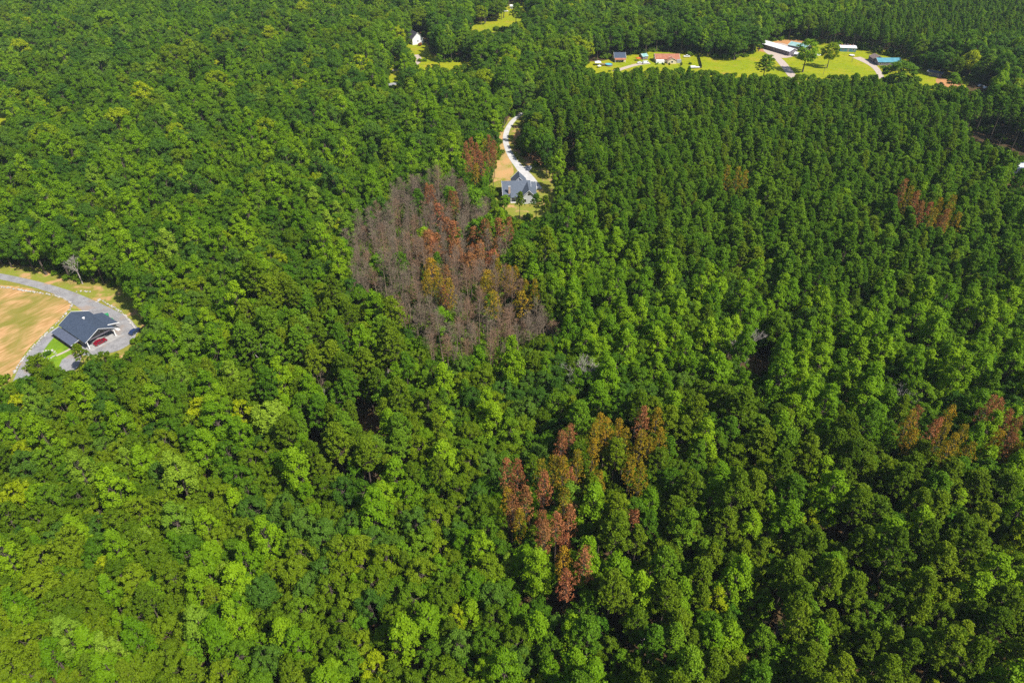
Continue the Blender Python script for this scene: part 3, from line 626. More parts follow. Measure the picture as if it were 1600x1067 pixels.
OWN = {NSPOT - 28 + i: t for i, t in enumerate([
 'large pale green broadleaf tree beside the gap with tall pines', 'round dark green tree on the lawn before the white house', 'dark ragged pine standing on the lawn beside the straight drive',
 'tall bright green lawn tree hiding the small white shed', 'yellow green lawn tree beside the teal walled building', 'large round oak on the lawn beside the house with blue metal roof',
 'round bluish oak at the wood edge beside the long white barn', 'small slim tree on the orange clay patch', 'dark pine standing alone in the far meadow', 'small dark tree in the far meadow beside the lone pine',
 'small round green tree at the corner of the house with chimney', 'small bright tree on the lawn strip by the wood edge', 'olive green oak beside the ring of stones', 'thin olive pine before the gable of the house with chimney',
 'thin dark pine behind the house lawn with the chimney house', 'thin olive pine at the lawn edge below the concrete drive', 'short olive pine at the front corner of the blue grey metal roofed house', 'round topped oak at the wood edge above the long white barn'])}
vari = rng.integers(0, 60, len(trees))
P3 = np.array([[t[2], t[3], PROTO[f'{t[0]}|{t[1]}|0'][4] * t[6] * 0.75] for t in trees])
uu, vv, dd = proj(P3)
infr = (uu > -12) & (uu < 1612) & (vv > -8) & (vv < 1080)
size_px = np.array([RAD[t[0]] * t[4] for t in trees]) / dd
single = set(range(NSPOT))
for kind in NV:
    idx = [i for i, t in enumerate(trees) if t[0] == kind and infr[i]]
    idx.sort(key=lambda i: -size_px[i])
    have = sum(1 for i in single if trees[i][0] == kind)
    single |= set([i for i in idx if i not in single][:max(0, 295 - have)])
MARK = [(700, 430, 62, 'at the patch of dead grey pines'), (750, 240, 26, 'at the rust red pines beside the concrete drive'), (880, 790, 42, 'around the cluster of rust red and ochre pines'), (1520, 670, 32, 'around the row of browned pines'), (1450, 330, 26, 'around the rust red pines amid planted pines'), (812, 300, 40, 'around the house with the brick chimney'), (120, 500, 55, 'around the slate blue roofed house'), (0, 500, 50, 'beside the mown field'), (570, 650, 28, 'at the gap of tall bare stemmed pines'), (1180, 575, 24, 'around the dark hollow in the wood')]
MARK = [(*G(u, v).xy, r, t) for u, v, r, t in MARK]
def where(x, y, kind):
    best = None
    for X, Y, r, t in MARK:
        d = math.hypot(X - x, Y - y)
        if d < r and (best is None or d / r < best[0]): best = (d / r, t)
    if best: return best[1]
    a, b, _ = proj([[x, y, 14.0]])
    if inpoly(a, b, PLANT)[0]: return 'in the planted pine rows'
    if inpoly(a, b, OLIVE)[0]: return 'in the olive pine wood'
    if inpoly(a, b, GUM)[0]: return 'in the mixed wood below the planted pines'
    return 'in the closed broadleaf wood'
LOOK = {'oak_tree|oak': 'round crowned deep green oak', 'oak_tree|oak_blue': 'round crowned bluish green oak', 'oak_tree|oak_olive': 'round crowned olive green oak', 'oak_tree|poplar': 'round crowned bright green broadleaf tree', 'oak_tree|poplar_pale': 'round crowned pale green broadleaf tree', 'oak_tree|poplar_yellow': 'round crowned yellow green broadleaf tree', 'tulip_poplar_tree|poplar': 'upright bright green tulip poplar', 'tulip_poplar_tree|poplar_pale': 'upright pale silvery green tulip poplar', 'tulip_poplar_tree|poplar_yellow': 'upright yellow green tulip poplar', 'sweetgum_tree|gum': 'narrow emerald green sweetgum', 'sweetgum_tree|poplar': 'narrow grass green sweetgum', 'pine_tree|pine': 'slim dark green pine', 'pine_tree|pine_olive': 'slim olive green pine', 'tall_pine_tree|pine': 'bare stemmed dark green old pine', 'tall_pine_tree|pine_olive': 'bare stemmed olive green old pine', 'browned_pine_tree|needle_red': 'dying pine with rust red needles', 'browned_pine_tree|needle_yellow': 'dying pine with ochre yellow needles', 'leafless_pine_tree|twig': 'needleless dead grey pine', 'leafless_pine_tree|twig_red': 'needleless dead reddish brown pine', 'dead_tree|bark_pale': 'leafless dead bleached tree', 'dead_tree|twig': 'leafless dead grey brown tree'}
med = {k: sorted(trees[i][4] for i in single if trees[i][0] == k) for k in NV}
for i in sorted(single):
    kind, col, x, y, s, rz, hz = trees[i]; k = int(vari[i]) % NV[kind]
    tm, cm, whole, rad, H = PROTO[f'{kind}|{col}|{k}']
    if i in OWN: lab, grp = OWN[i], None
    else:
        q = med[kind]; n = len(q); sw = 'large ' if s >= q[int(n * 0.72)] else ('small ' if s <= q[int(n * 0.28)] else '')
        lab = sw + LOOK[f'{kind}|{col}'] + ' ' + where(x, y, kind); grp = GRP[kind] + ', ' + sw + col.replace('_', ' ') + ' ' + where(x, y, kind)
    e = thing(kind, lab, CAT[kind], (x, y, -0.05), rz, grp)
    e.scale = (s, s, hz * (1 + (0.0 if i < NSPOT else 0.14) * math.sin(i * 12.9898)))
    link('trunk', tm, e); link('crown', cm, e)

def wood(name, kinds, label):
    """one mass of trees: points carrying shape, turn and size"""
    pts = [i for i, t in enumerate(trees) if i not in single and t[0] in kinds]
    if not pts: return
    keys = sorted({f'{trees[i][0]}|{trees[i][1]}|{int(vari[i]) % NV[trees[i][0]]}' for i in pts}); kid = {k: n for n, k in enumerate(keys)}
    me = bpy.data.meshes.new(name); me.vertices.add(len(pts))
    me.vertices.foreach_set('co', np.array([[trees[i][2], trees[i][3], -0.05] for i in pts], np.float32).ravel())
    a = me.attributes.new('shape', 'INT', 'POINT'); a.data.foreach_set('value', np.array([kid[f'{trees[i][0]}|{trees[i][1]}|{int(vari[i]) % NV[trees[i][0]]}'] for i in pts], np.int32))
    a = me.attributes.new('turn', 'FLOAT_VECTOR', 'POINT'); a.data.foreach_set('vector', np.array([[0, 0, trees[i][5]] for i in pts], np.float32).ravel())
    a = me.attributes.new('size', 'FLOAT_VECTOR', 'POINT'); a.data.foreach_set('vector', np.array([[trees[i][4], trees[i][4], trees[i][6] * (1 + 0.14 * math.sin(i * 12.9898))] for i in pts], np.float32).ravel())
    ng = bpy.data.node_groups.new(name, 'GeometryNodeTree')
    ng.interface.new_socket('Geometry', in_out='INPUT', socket_type='NodeSocketGeometry'); ng.interface.new_socket('Geometry', in_out='OUTPUT', socket_type='NodeSocketGeometry')
    gi, go, jn = ng.nodes.new('NodeGroupInput'), ng.nodes.new('NodeGroupOutput'), ng.nodes.new('GeometryNodeJoinGeometry')
    def named(n, ty):
        q = ng.nodes.new('GeometryNodeInputNamedAttribute'); q.data_type = ty; q.inputs['Name'].default_value = n; return q.outputs['Attribute']
    shp, trn, siz = named('shape', 'INT'), named('turn', 'FLOAT_VECTOR'), named('size', 'FLOAT_VECTOR')
    for n, k in enumerate(keys):
        tv, tq, cv, cq, at, mat, bark = PROTO[k][2]
        wm = quads_mesh(k + '_wood', np.concatenate([tv, cv]), np.concatenate([tq, cq + len(tv)]), [M[bark], M[mat]], np.r_[np.zeros(len(tq)), np.ones(len(cq))], np.r_[np.zeros(len(tv)), at])
        src = bpy.data.objects.new('wood_tree', wm)
        oi = ng.nodes.new('GeometryNodeObjectInfo'); oi.inputs['Object'].default_value = src; oi.inputs['As Instance'].default_value = True
        cp = ng.nodes.new('FunctionNodeCompare'); cp.data_type = 'INT'; cp.operation = 'EQUAL'
        ins = [q for q in cp.inputs if q.type == 'INT']; ng.links.new(shp, ins[0]); ins[1].default_value = n
        ip = ng.nodes.new('GeometryNodeInstanceOnPoints')
        ng.links.new(gi.outputs[0], ip.inputs['Points']); ng.links.new(cp.outputs['Result'], ip.inputs['Selection'])
        ng.links.new(oi.outputs['Geometry'], ip.inputs['Instance']); ng.links.new(trn, ip.inputs['Rotation']); ng.links.new(siz, ip.inputs['Scale'])
        ng.links.new(ip.outputs[0], jn.inputs[0])
    ng.links.new(jn.outputs[0], go.inputs[0])
    o = link(name, me); md = o.modifiers.new('trees', 'NODES'); md.node_group = ng
    tag(o, label, 'forest'); return struct(o, 'stuff')
wood('broadleaf_forest', ('oak_tree', 'tulip_poplar_tree', 'sweetgum_tree'), 'mass of green broadleaf trees reaching back to the far hills')
wood('pine_forest', ('pine_tree', 'tall_pine_tree', 'browned_pine_tree', 'leafless_pine_tree', 'dead_tree'), 'dark green planted pines in close rows below the lawns')
print('TREES', len(trees), 'single', len(single), {k: sum(1 for t in trees if t[0] == k) for k in NV})

# undergrowth on the forest floor
def undergrowth(n=16000):
    Y = np.sqrt(rng.uniform(30 ** 2, 700 ** 2, n)); X = rng.uniform(-1, 1, n) * (0.62 * Y + 100)
    u, v, d = proj(np.stack([X, Y, np.full(n, 0.8)], 1)); k = ~inpoly(u, v, CLEAR); X, Y = X[k], Y[k]
    # more of it in the light under the dead pines
    q = [G(a, b) for a, b in DEAD[0]]; poly = [(p.x, p.y - 8) for p in q]
    bx = rng.uniform(min(p[0] for p in poly), max(p[0] for p in poly), 5000); by = rng.uniform(min(p[1] for p in poly), max(p[1] for p in poly), 5000)
    k = pip(bx, by, poly); X = np.r_[X, bx[k]]; Y = np.r_[Y, by[k]]
    me = bpy.data.meshes.new('undergrowth'); me.vertices.add(len(X)); me.vertices.foreach_set('co', np.stack([X, Y, np.zeros(len(X))], 1).astype(np.float32).ravel())
    cv, cq, at = bush(); src = bpy.data.objects.new('undergrowth_bush', quads_mesh('undergrowth_bush', cv, cq, [M['bush']], attr=at))
    ng = bpy.data.node_groups.new('undergrowth', 'GeometryNodeTree')
    ng.interface.new_socket('Geometry', in_out='INPUT', socket_type='NodeSocketGeometry'); ng.interface.new_socket('Geometry', in_out='OUTPUT', socket_type='NodeSocketGeometry')
    gi, go = ng.nodes.new('NodeGroupInput'), ng.nodes.new('NodeGroupOutput')
    oi = ng.nodes.new('GeometryNodeObjectInfo'); oi.inputs['Object'].default_value = src; oi.inputs['As Instance'].default_value = True
    ip = ng.nodes.new('GeometryNodeInstanceOnPoints'); rv = ng.nodes.new('FunctionNodeRandomValue'); rv.inputs[2].default_value = 0.7; rv.inputs[3].default_value = 2.4
    rr = ng.nodes.new('FunctionNodeRandomValue'); rr.data_type = 'FLOAT_VECTOR'; rr.inputs[0].default_value = (0, 0, 0); rr.inputs[1].default_value = (0.2, 0.2, 6.28)
    ng.links.new(gi.outputs[0], ip.inputs['Points']); ng.links.new(oi.outputs['Geometry'], ip.inputs['Instance'])
    ng.links.new(rv.outputs[1], ip.inputs['Scale']); ng.links.new(rr.outputs[0], ip.inputs['Rotation']); ng.links.new(ip.outputs[0], go.inputs[0])
    o = link('undergrowth', me); md = o.modifiers.new('bushes', 'NODES'); md.node_group = ng
    tag(o, 'low green undergrowth on the forest floor between the trees', 'undergrowth'); struct(o, 'stuff')
undergrowth()

# ------------------------------------------------------------------ buildings
M['roof_blue'] = plain('slate_blue_shingle', (0.055, 0.075, 0.115), 0.75, (0.040, 0.056, 0.088), 1.5)
M['roof_blue_b'] = plain('grey_blue_shingle', (0.095, 0.115, 0.150), 0.8, (0.075, 0.092, 0.122), 1.2)
M['roof_porch'] = plain('grey_porch_shingle', (0.090, 0.105, 0.150), 0.75, (0.070, 0.082, 0.12), 1.5)
M['roof_dark'] = plain('charcoal_shingle', (0.070, 0.065, 0.085), 0.8)
M['roof_red'] = plain('faded_red_shingle', (0.36, 0.150, 0.085), 0.85, (0.27, 0.10, 0.06), 0.5)
M['roof_white'] = plain('white_metal_roof', (0.78, 0.78, 0.82), 0.45, (0.66, 0.66, 0.70), 0.4)
M['roof_teal'] = plain('teal_metal_roof', (0.16, 0.34, 0.32), 0.5, (0.30, 0.42, 0.42), 0.4)
M['roof_sky'] = plain('blue_metal_roof', (0.06, 0.20, 0.27), 0.5, (0.09, 0.27, 0.33), 0.4)
M['roof_brown'] = plain('brown_roof', (0.22, 0.16, 0.15), 0.8)
M['roof_orange'] = plain('orange_roof', (0.42, 0.20, 0.10), 0.8)
M['white'] = plain('white_siding', (0.78, 0.78, 0.77), 0.7, (0.70, 0.70, 0.69), 0.8)
M['cream'] = plain('cream_siding', (0.72, 0.60, 0.40), 0.8)
M['grey'] = plain('grey_siding', (0.34, 0.35, 0.37), 0.8)
M['purple'] = plain('dark_grey_siding', (0.16, 0.14, 0.17), 0.8)
M['teal'] = plain('teal_siding', (0.06, 0.19, 0.22), 0.8)
M['slab'] = plain('stained_concrete', (0.36, 0.35, 0.34), 0.85, (0.26, 0.25, 0.245), 0.6)
M['shaded_white'] = plain('shaded_white_siding', (0.46, 0.47, 0.49), 0.75, (0.40, 0.41, 0.43), 0.8)  # whitish walls greyed: the shade under the roof is put into their colour
M['brick'] = plain('tan_masonry', (0.48, 0.36, 0.27), 0.9, (0.38, 0.27, 0.2), 3)
M['glass'] = plain('window_glass', (0.02, 0.025, 0.03), 0.08, spec=0.6)
M['tyre'] = plain('tyre_rubber', (0.02, 0.02, 0.02), 0.9)
M['rim'] = plain('wheel_rim', (0.5, 0.5, 0.52), 0.35, metal=0.6)
M['wood'] = plain('weathered_wood', (0.20, 0.15, 0.11), 0.9)
M['stone'] = plain('pale_field_stone', (0.46, 0.44, 0.41), 0.95, (0.28, 0.26, 0.24), 1.5)
M['green_plastic'] = plain('green_plastic', (0.03, 0.24, 0.09), 0.5)
M['orange_paint'] = plain('orange_paint', (0.55, 0.14, 0.03), 0.5)
M['hedge_dark'] = plain('dark_fence_board', (0.025, 0.030, 0.028), 0.9)
M['fabric_white'] = plain('white_canvas', (0.80, 0.80, 0.80), 0.8)
def water_mat():
    m, t, b = newmat('pool_water'); b.inputs['Base Color'].default_value = (0.10, 0.45, 0.60, 1); b.inputs['Roughness'].default_value = 0.1
    t.links.new(mixc(t, noise_fac(t, 1.5, 0.4, 0.6), (0.10, 0.45, 0.60), (0.16, 0.55, 0.68)), b.inputs['Base Color']); return m
M['water'] = water_mat()
def paint(name, c):
    m = plain(name, c, 0.3, c, 1.0, spec=0.5); m.node_tree.nodes['Principled BSDF'].inputs['Coat Weight'].default_value = 0.5; return m
M['p_white'] = paint('white_car_paint', (0.75, 0.75, 0.76)); M['p_red'] = paint('dark_red_car_paint', (0.20, 0.006, 0.020)); M['p_navy'] = paint('navy_car_paint', (0.015, 0.03, 0.09)); M['p_silver'] = paint('silver_car_paint', (0.45, 0.46, 0.48))

def roof_part(parent, L, W, ze, zr, ov, mat, t=0.22, x=0, y=0, rot=0, trim=None):
    h = W / 2 + ov; ze2 = ze - (zr - ze) * ov / (W / 2); a = L / 2 + ov * 0.8
    m = MB(); m.slab((-a, -h, ze2), (a, -h, ze2), (a, 0, zr), (-a, 0, zr), t); m.slab((a, h, ze2), (-a, h, ze2), (-a, 0, zr), (a, 0, zr), t)
    o = m.build('roof', mat, parent); o.location = (x, y, 0.0); o.rotation_euler = (0, 0, rot)
    if trim:
        for s in (-1, 1):
            q = MB(); e = s * (a + 0.045)
            for k in (-1, 1): q.slab((e - 0.04, k * (h + 0.02), ze2 + 0.02), (e + 0.04, k * (h + 0.02), ze2 + 0.02), (e + 0.04, 0, zr + 0.02), (e - 0.04, 0, zr + 0.02), 0.12)
            q.build('fascia', trim, o)
    return o
def wall_part(parent, L, W, ze, zr, mat, x=0, y=0, rot=0, t=0.2):
    m = MB(); m.prism([(-W / 2, 0), (W / 2, 0), (W / 2, ze - t), (0, zr - t * 1.3), (-W / 2, ze - t)], -L / 2, L / 2)
    o = m.build('wall', mat, parent); o.location = (x, y, 0); o.rotation_euler = (0, 0, rot); return o
def window(wall, x, y, z, ww, hh, side, name='window'):
    """side: 'x' the pane faces along x, 'y' along y"""
    f, g = MB(), MB(); d = 0.05
    if side == 'y': f.box(x - ww / 2 - 0.1, x + ww / 2 + 0.1, y - d, y + d, z - hh / 2 - 0.1, z + hh / 2 + 0.1); g.box(x - ww / 2, x + ww / 2, y - d - 0.02, y + d + 0.02, z - hh / 2, z + hh / 2)
    else: f.box(x - d, x + d, y - ww / 2 - 0.1, y + ww / 2 + 0.1, z - hh / 2 - 0.1, z + hh / 2 + 0.1); g.box(x - d - 0.02, x + d + 0.02, y - ww / 2, y + ww / 2, z - hh / 2, z + hh / 2)
    o = f.build(name, M['white'], wall.parent); o.location = wall.location; o.rotation_euler = wall.rotation_euler
    g.build('pane' if name == 'window' else 'panel', M['glass'] if name == 'window' else M['wood'], o); return o
def house(name, label, cat, p0, p1, W, ze, zr, wall, roof, ov=0.5, wins=True, trim='white', door=True):
    """front foot of the house from p0 to p1 (left to right), the house reaches back W metres"""
    a, b = Vector(p0).xy, Vector(p1).xy; d = b - a; L = d.length; rz = math.atan2(d.y, d.x); n = Vector((-d.y, d.x)).normalized(); c = (a + b) / 2 + n * W / 2
    e = thing(name, label, cat, (c.x, c.y, 0.02), rz)
    wl = wall_part(e, L, W, ze, zr, M[wall]); roof_part(e, L, W, ze, zr, ov, M[roof], trim=M[trim] if trim else None)
    if wins:
        k = max(2, int(L / 3.5))
        for i in range(k):
            x = -L / 2 + (i + 0.5) * L / k
            if door and i == k // 2: window(wl, x, -W / 2, 1.05, 1.0, 2.05, 'y', 'door')
            else: window(wl, x, -W / 2, ze * 0.55, 1.2, 1.1, 'y')
        for s in (-1, 1): window(wl, s * L / 2, 0, ze * 0.55, 1.1, 1.1, 'x')
    return e, L, W

# the blue grey house with the long porch (left)
ang = math.atan2(-10.4, 14.6)
hA = thing('house', 'house with slate blue gable roof and open carport beside the gravel drive', 'house', (-156.0, 203.4, 0.03), ang)
MB().box(-9.4, 9.6, -5.4, 5.6, 0.02, 0.16).build('foundation', M['slab'], hA)
wA = wall_part(hA, 13.4, 10, 3.5, 6.1, M['grey'], -2.3); wA.location.z = 0.16
roof_part(hA, 18, 10.4, 3.75, 6.4, 0.5, M['roof_blue'], x=0, trim=M['white'])
vent = MB(); vent.tube((-1.2, 0.5, 6.2), (-1.2, 0.5, 6.75), 0.28, 0.28, 10); vent.tube((-1.2, 0.5, 6.75), (-1.2, 0.5, 6.95), 0.5, 0.12, 10); vent.build('roof_vent', M['fabric_white'], hA)
m = MB(); m.slab((-9.2, -9.0, 2.35), (5.2, -9.0, 2.35), (5.2, -5.85, 3.15), (-9.2, -5.85, 3.15), 0.16); pr = m.build('porch_roof', M['roof_porch'], hA)
for x in (-9.1, 5.1): MB().slab((x - 0.06, -9.04, 2.40), (x + 0.06, -9.04, 2.40), (x + 0.06, -5.8, 3.2), (x - 0.06, -5.8, 3.2), 0.26).build('fascia', M['white'], pr)
MB().box(-9.0, 5.0, -8.8, -6.2, 0.02, 0.14).build('porch_floor', M['wood'], hA)
for i in range(5):
    x = -8.8 + i * 3.4; MB().box(x - 0.09, x + 0.09, -8.75, -8.57, 0.14, 2.32).build('porch_post', M['wood'], hA)
MB().box(-8.9, 4.9, -8.70, -8.66, 0.95, 1.05).build('railing', M['wood'], hA)
m = MB(); m.slab((6.6, 8.4, 3.0), (-5.2, 8.4, 3.0), (-5.2, 4.4, 4.25), (6.6, 4.4, 4.25), 0.2); er = m.build('side_roof', M['roof_blue'], hA)
MB().slab((6.58, 8.44, 3.04), (6.70, 8.44, 3.04), (6.70, 4.4, 4.30), (6.58, 4.4, 4.30), 0.28).build('fascia', M['white'], er)
wE = MB(); wE.box(-4.8, 4.2, 5.0, 8.0, 0.16, 2.95); wE.build('wall', M['grey'], hA)
for y in (-4.9, 4.9): MB().box(8.6, 8.9, y - 0.15, y + 0.15, 0.16, 3.35).build('carport_post', M['white'], hA)
MB().box(8.6, 8.9, -5.0, 5.0, 3.35, 3.55).build('beam', M['purple'], hA)
window(wA, 6.7, -2.6, 1.3, 1.1, 2.1, 'x', 'door'); window(wA, 6.7, 2.4, 1.7, 1.3, 1.2, 'x')
for x in (-5, -1.5, 2, 5): window(wA, x, -5.0, 1.6, 1.3, 1.3, 'y')
for x in (-5, -6.0): pass
def local(e, x, y, z=0): c, s = math.cos(e.rotation_euler.z), math.sin(e.rotation_euler.z); return Vector((e.location.x + x * c - y * s, e.location.y + x * s + y * c, z))
sheet('pavement', [local(hA, *q) for q in ((9.6, -6.0), (10.7, -6.0), (10.7, 7.0), (9.6, 7.0))], 0.13, M['slab'], 0)
sheet('pavement', [local(hA, *q) for q in ((-11.5, -5.5), (-9.4, -5.8), (-9.4, 5.6), (-5, 9.0), (-12.5, 7.5))], 0.13, M['concrete'], 0)

# the grey blue house with chimney at the end of the concrete drive
hB = thing('house', 'house with grey blue gables and brick chimney at the concrete drive', 'house', (2.0, 324.0, 0.03), R(4))
w1 = wall_part(hB, 13.6, 14.5, 3.5, 7.4, M['shaded_white'], 0, -0.5); roof_part(hB, 13.6, 14.5, 3.7, 7.6, 0.6, M['roof_blue_b'], 0.24, 0, -0.5, trim=M['white'])
w2 = wall_part(hB, 12.0, 7.6, 3.5, 7.1, M['shaded_white'], 5.6, -5.6, R(90)); roof_part(hB, 12.0, 7.6, 3.7, 7.3, 0.7, M['roof_blue_b'], 0.24, 5.6, -5.6, R(90), trim=M['white'])
w3 = wall_part(hB, 7.5, 7.0, 4.2, 7.7, M['shaded_white'], 2.0, 6.6, R(90)); roof_part(hB, 7.5, 7.0, 4.4, 7.9, 0.5, M['roof_blue_b'], 0.24, 2.0, 6.6, R(90), trim=M['white'])
w4 = wall_part(hB, 6.0, 7.0, 3.3, 5.6, M['shaded_white'], 7.0, 1.6); roof_part(hB, 6.0, 7.0, 3.5, 5.8, 0.4, M['roof_blue_b'], 0.22, 7.0, 1.6, trim=M['white'])
MB().slab((-3.4, -10.3, 2.95), (1.6, -10.3, 2.95), (1.6, -6.6, 4.72), (-3.4, -6.6, 4.72), 0.2).build('porch_roof', M['roof_blue_b'], hB)
for x in (-3.2, 1.3): MB().box(x - 0.1, x + 0.1, -10.1, -9.9, 0.1, 2.85).build('porch_post', M['white'], hB)
MB().box(-3.4, 1.6, -10.3, -7.8, 0, 0.1).build('porch_floor', M['concrete'], hB)
ch = MB().box(-4.3, -3.3, -7.6, -6.7, 0.0, 7.4).build('chimney', M['brick'], hB); MB().box(-4.4, -3.2, -7.7, -6.6, 7.4, 7.6).build('chimney_cap', M['stone'], ch)
for x in (-6.0, -5.2): window(w1, x, -7.25, 1.9, 0.7, 1.4, 'y')
for x in (-1.9, 0.9): window(w1, x, -7.25, 1.7, 1.2, 1.6, 'y')
for y in (-2, 2): window(w2, -6.0, y, 1.8, 1.4, 1.5, 'x')
window(w2, -6.0, 0, 5.0, 1.4, 1.0, 'x'); window(w1, -6.8, -2, 1.8, 1.2, 1.3, 'x'); window(w1, -6.8, 3, 1.8, 1.2, 1.3, 'x')
window(w2, 0, -3.8, 1.8, 1.3, 1.3, 'y'); window(w4, 3.0, 0, 1.3, 4.4, 2.3, 'x', 'garage_door')

# houses and sheds round the far lawns
wp = G(645, 71)
house('house', 'small white house with dark steep roof behind the round lawn tree', 'house', wp - 14 * Vector((0.5, -0.87, 0)), wp, 10, 5.0, 9.5, 'white', 'roof_dark', 0.4)
e, L, W = house('house', 'long ranch house with faded red roof on the lawn', 'house', G(1024, 98), G(1061, 98), 10, 2.9, 5.4, 'cream', 'roof_red', 0.6)
pw = wall_part(e, 5.0, 7.0, 2.6, 4.2, M['cream'], 3.0, -6.6, R(90)); roof_part(e, 5.0, 7.0, 2.8, 4.4, 0.4, M['roof_red'], 0.2, 3.0, -6.6, R(90), trim=M['white']); window(pw, -2.5, 0, 1.5, 1.5, 1.2, 'x')
MB().box(-9.4, -3.0, -7.8, -5.0, 0, 2.3).build('side_room', M['white'], e)
MB().box(7.2, 10.5, -7.4, -5.0, 0, 2.4).build('side_room', M['grey'], e)
e, L, W = house('house', 'house with dark blue roof and cream front beside the pool', 'house', G(960, 97), G(977, 97), 10, 3.0, 6.0, 'cream', 'roof_blue', 0.5)
MB().slab((-L / 2, -8.0, 2.3), (L / 2, -8.0, 2.3), (L / 2, -5.4, 3.0), (-L / 2, -5.4, 3.0), 0.15).build('porch_roof', M['roof_red'], e)
for x in (-L / 2 + 0.3, L / 2 - 0.3): MB().box(x - 0.08, x + 0.08, -7.9, -7.74, 0, 2.2).build('porch_post', M['white'], e)
b0, b1 = G(1200, 80), G(1232, 88)
house('barn', 'long white roofed barn with dark side wall on the dirt yard', 'barn', b0 + Vector((-4, 12, 0)), b1, 9, 3.6, 5.4, 'purple', 'roof_white', 0.4, trim='white')
house('workshop', 'teal roofed workshop on the dirt yard behind the lawn tree', 'workshop', G(1230, 77), G(1258, 82), 12, 3.4, 5.0, 'purple', 'roof_teal', 0.4)
house('shed', 'small white shed at the corner of the dirt yard', 'shed', G(1240, 89), G(1247, 90), 4, 2.3, 3.4, 'purple', 'roof_white', 0.2, door=False)
e, L, W = house('shed', 'teal walled outbuilding with pale cluttered roof', 'shed', G(1312, 81), G(1337, 82), 9, 3.2, 3.9, 'teal', 'roof_white', 0.3)
for i in range(5): MB().box(-L / 2 + 1.5 + i * 2.2, -L / 2 + 2.6 + i * 2.2, 0.5 + (i % 2), 2.2, 3.75, 4.3 + 0.2 * (i % 3)).build('crate', M[('roof_orange', 'roof_brown', 'purple')[i % 3]], e)
e, L, W = house('house', 'house with blue metal roof beside the large round oak', 'house', G(1371, 103), G(1407, 103), 9, 2.9, 4.8, 'purple', 'roof_sky', 0.5)
wB = wall_part(e, 9, 8, 3.1, 4.9, M['purple'], -L / 2 + 3.5, 7.8, R(90)); roof_part(e, 9, 8, 3.3, 5.1, 0.4, M['roof_brown'], 0.2, -L / 2 + 3.5, 7.8, R(90))
house('mobile_home', 'grey roofed mobile home at the edge of the orange clay', 'mobile home', G(1447, 118), G(1470, 122), 6, 2.9, 3.6, 'purple', 'roof_porch', 0.3)
house('cabin', 'peach coloured cabin at the end of the far meadow', 'cabin', G(730, 44), G(738, 43), 6, 2.8, 4.4, 'cream', 'roof_orange', 0.3)
house('shed', 'white shed in the trees at the top of the far meadow', 'shed', G(797, 14), G(802, 14), 4, 2.4, 3.4, 'white', 'roof_white', 0.2, door=False)
house('shed', 'orange roofed shed in the pines beyond the concrete drive', 'shed', G(830, 154), G(838, 153), 5, 2.8, 4.2, 'white', 'roof_orange', 0.3)
house('mobile_home', 'white roofed mobile home among pines at the brown clearing', 'mobile home', G(1580, 272), G(1612, 268), 6, 2.9, 3.7, 'white', 'roof_white', 0.3)
house('shed', 'small grey green shed standing in for the camper beside the ranch house with red roof', 'shed', G(1004, 94), G(1012, 93), 6, 2.6, 4.0, 'purple', 'roof_teal', 0.3)  # simple shed built in place of a greenish camper

# vehicles
def vehicle(label, p, rz, body, kind='car', group=None):
    e = thing('parked_' + kind, label, kind, (p[0], p[1], 0.10), rz, group); W2 = 0.9
    prof = {'car': [(-2.2, .35), (2.2, .35), (2.25, .7), (1.9, .85), (1.0, .95), (.45, 1.42), (-1.2, 1.45), (-1.8, 1.0), (-2.25, .9)],
            'pickup': [(-2.7, .45), (2.6, .45), (2.65, .9), (2.3, 1.1), (1.3, 1.2), (.8, 1.8), (-.7, 1.8), (-.85, 1.15), (-2.7, 1.15)],
            'van': [(-2.6, .4), (2.5, .4), (2.55, .9), (2.0, 1.2), (1.4, 2.0), (-2.5, 2.1), (-2.6, 1.9)]}[kind]
    m = MB(); m.prism([(x, z) for x, z in prof], -W2, W2); b = m.build('body', body, e); b.rotation_euler = (0, 0, R(-90))
    if kind == 'van': gl = [(0.5, 1.3), (1.75, 1.3), (1.42, 1.85), (0.5, 1.9)]
    elif kind == 'pickup': gl = [(-.7, 1.25), (1.15, 1.25), (.78, 1.7), (-.6, 1.7)]
    else: gl = [(-1.5, 1.0), (0.82, 1.0), (.42, 1.34), (-1.15, 1.36)]
    g = MB(); g.prism(gl, -W2 - 0.02, W2 + 0.02); g.build('window', M['glass'], b)
    s = MB(); x0, z0 = gl[1]; x1, z1 = gl[2]
    s.hexa([(-0.75, x0 - 0.05, z0), (0.75, x0 - 0.05, z0), (0.75, x0 + 0.16, z0 + 0.01), (-0.75, x0 + 0.16, z0 + 0.01), (-0.7, x1 - 0.05, z1), (0.7, x1 - 0.05, z1), (0.7, x1 + 0.10, z1 + 0.01), (-0.7, x1 + 0.10, z1 + 0.01)])
    s.build('windscreen', M['glass'], b)
    wx = 1.35 if kind == 'car' else 1.65
    for sx in (-1, 1):
        for sy in (-1, 1):
            t = MB().tube((sx * wx, sy * 0.92, 0.33), (sx * wx, sy * 0.70, 0.33), 0.34, 0.34, 12).build('wheel', M['tyre'], e)
            MB().tube((sx * wx, sy * 0.935, 0.33), (sx * wx, sy * 0.90, 0.33), 0.2, 0.2, 8).build('rim', M['rim'], t)
    hx = prof[1][0]
    for sy in (-0.6, 0.6): MB().box(hx - 0.02, hx + 0.06, sy - 0.16, sy + 0.16, 0.68, 0.82).build('headlight', M['glass'], e)
    return e
vehicle('dark red car parked at the open carport of the slate blue house', local(hA, 8.6, -0.8), ang + R(90), M['p_red']).location.z = 0.17
vehicle('navy car parked at the far turn of the gravel drive', G(212, 520), R(60), M['p_navy'])
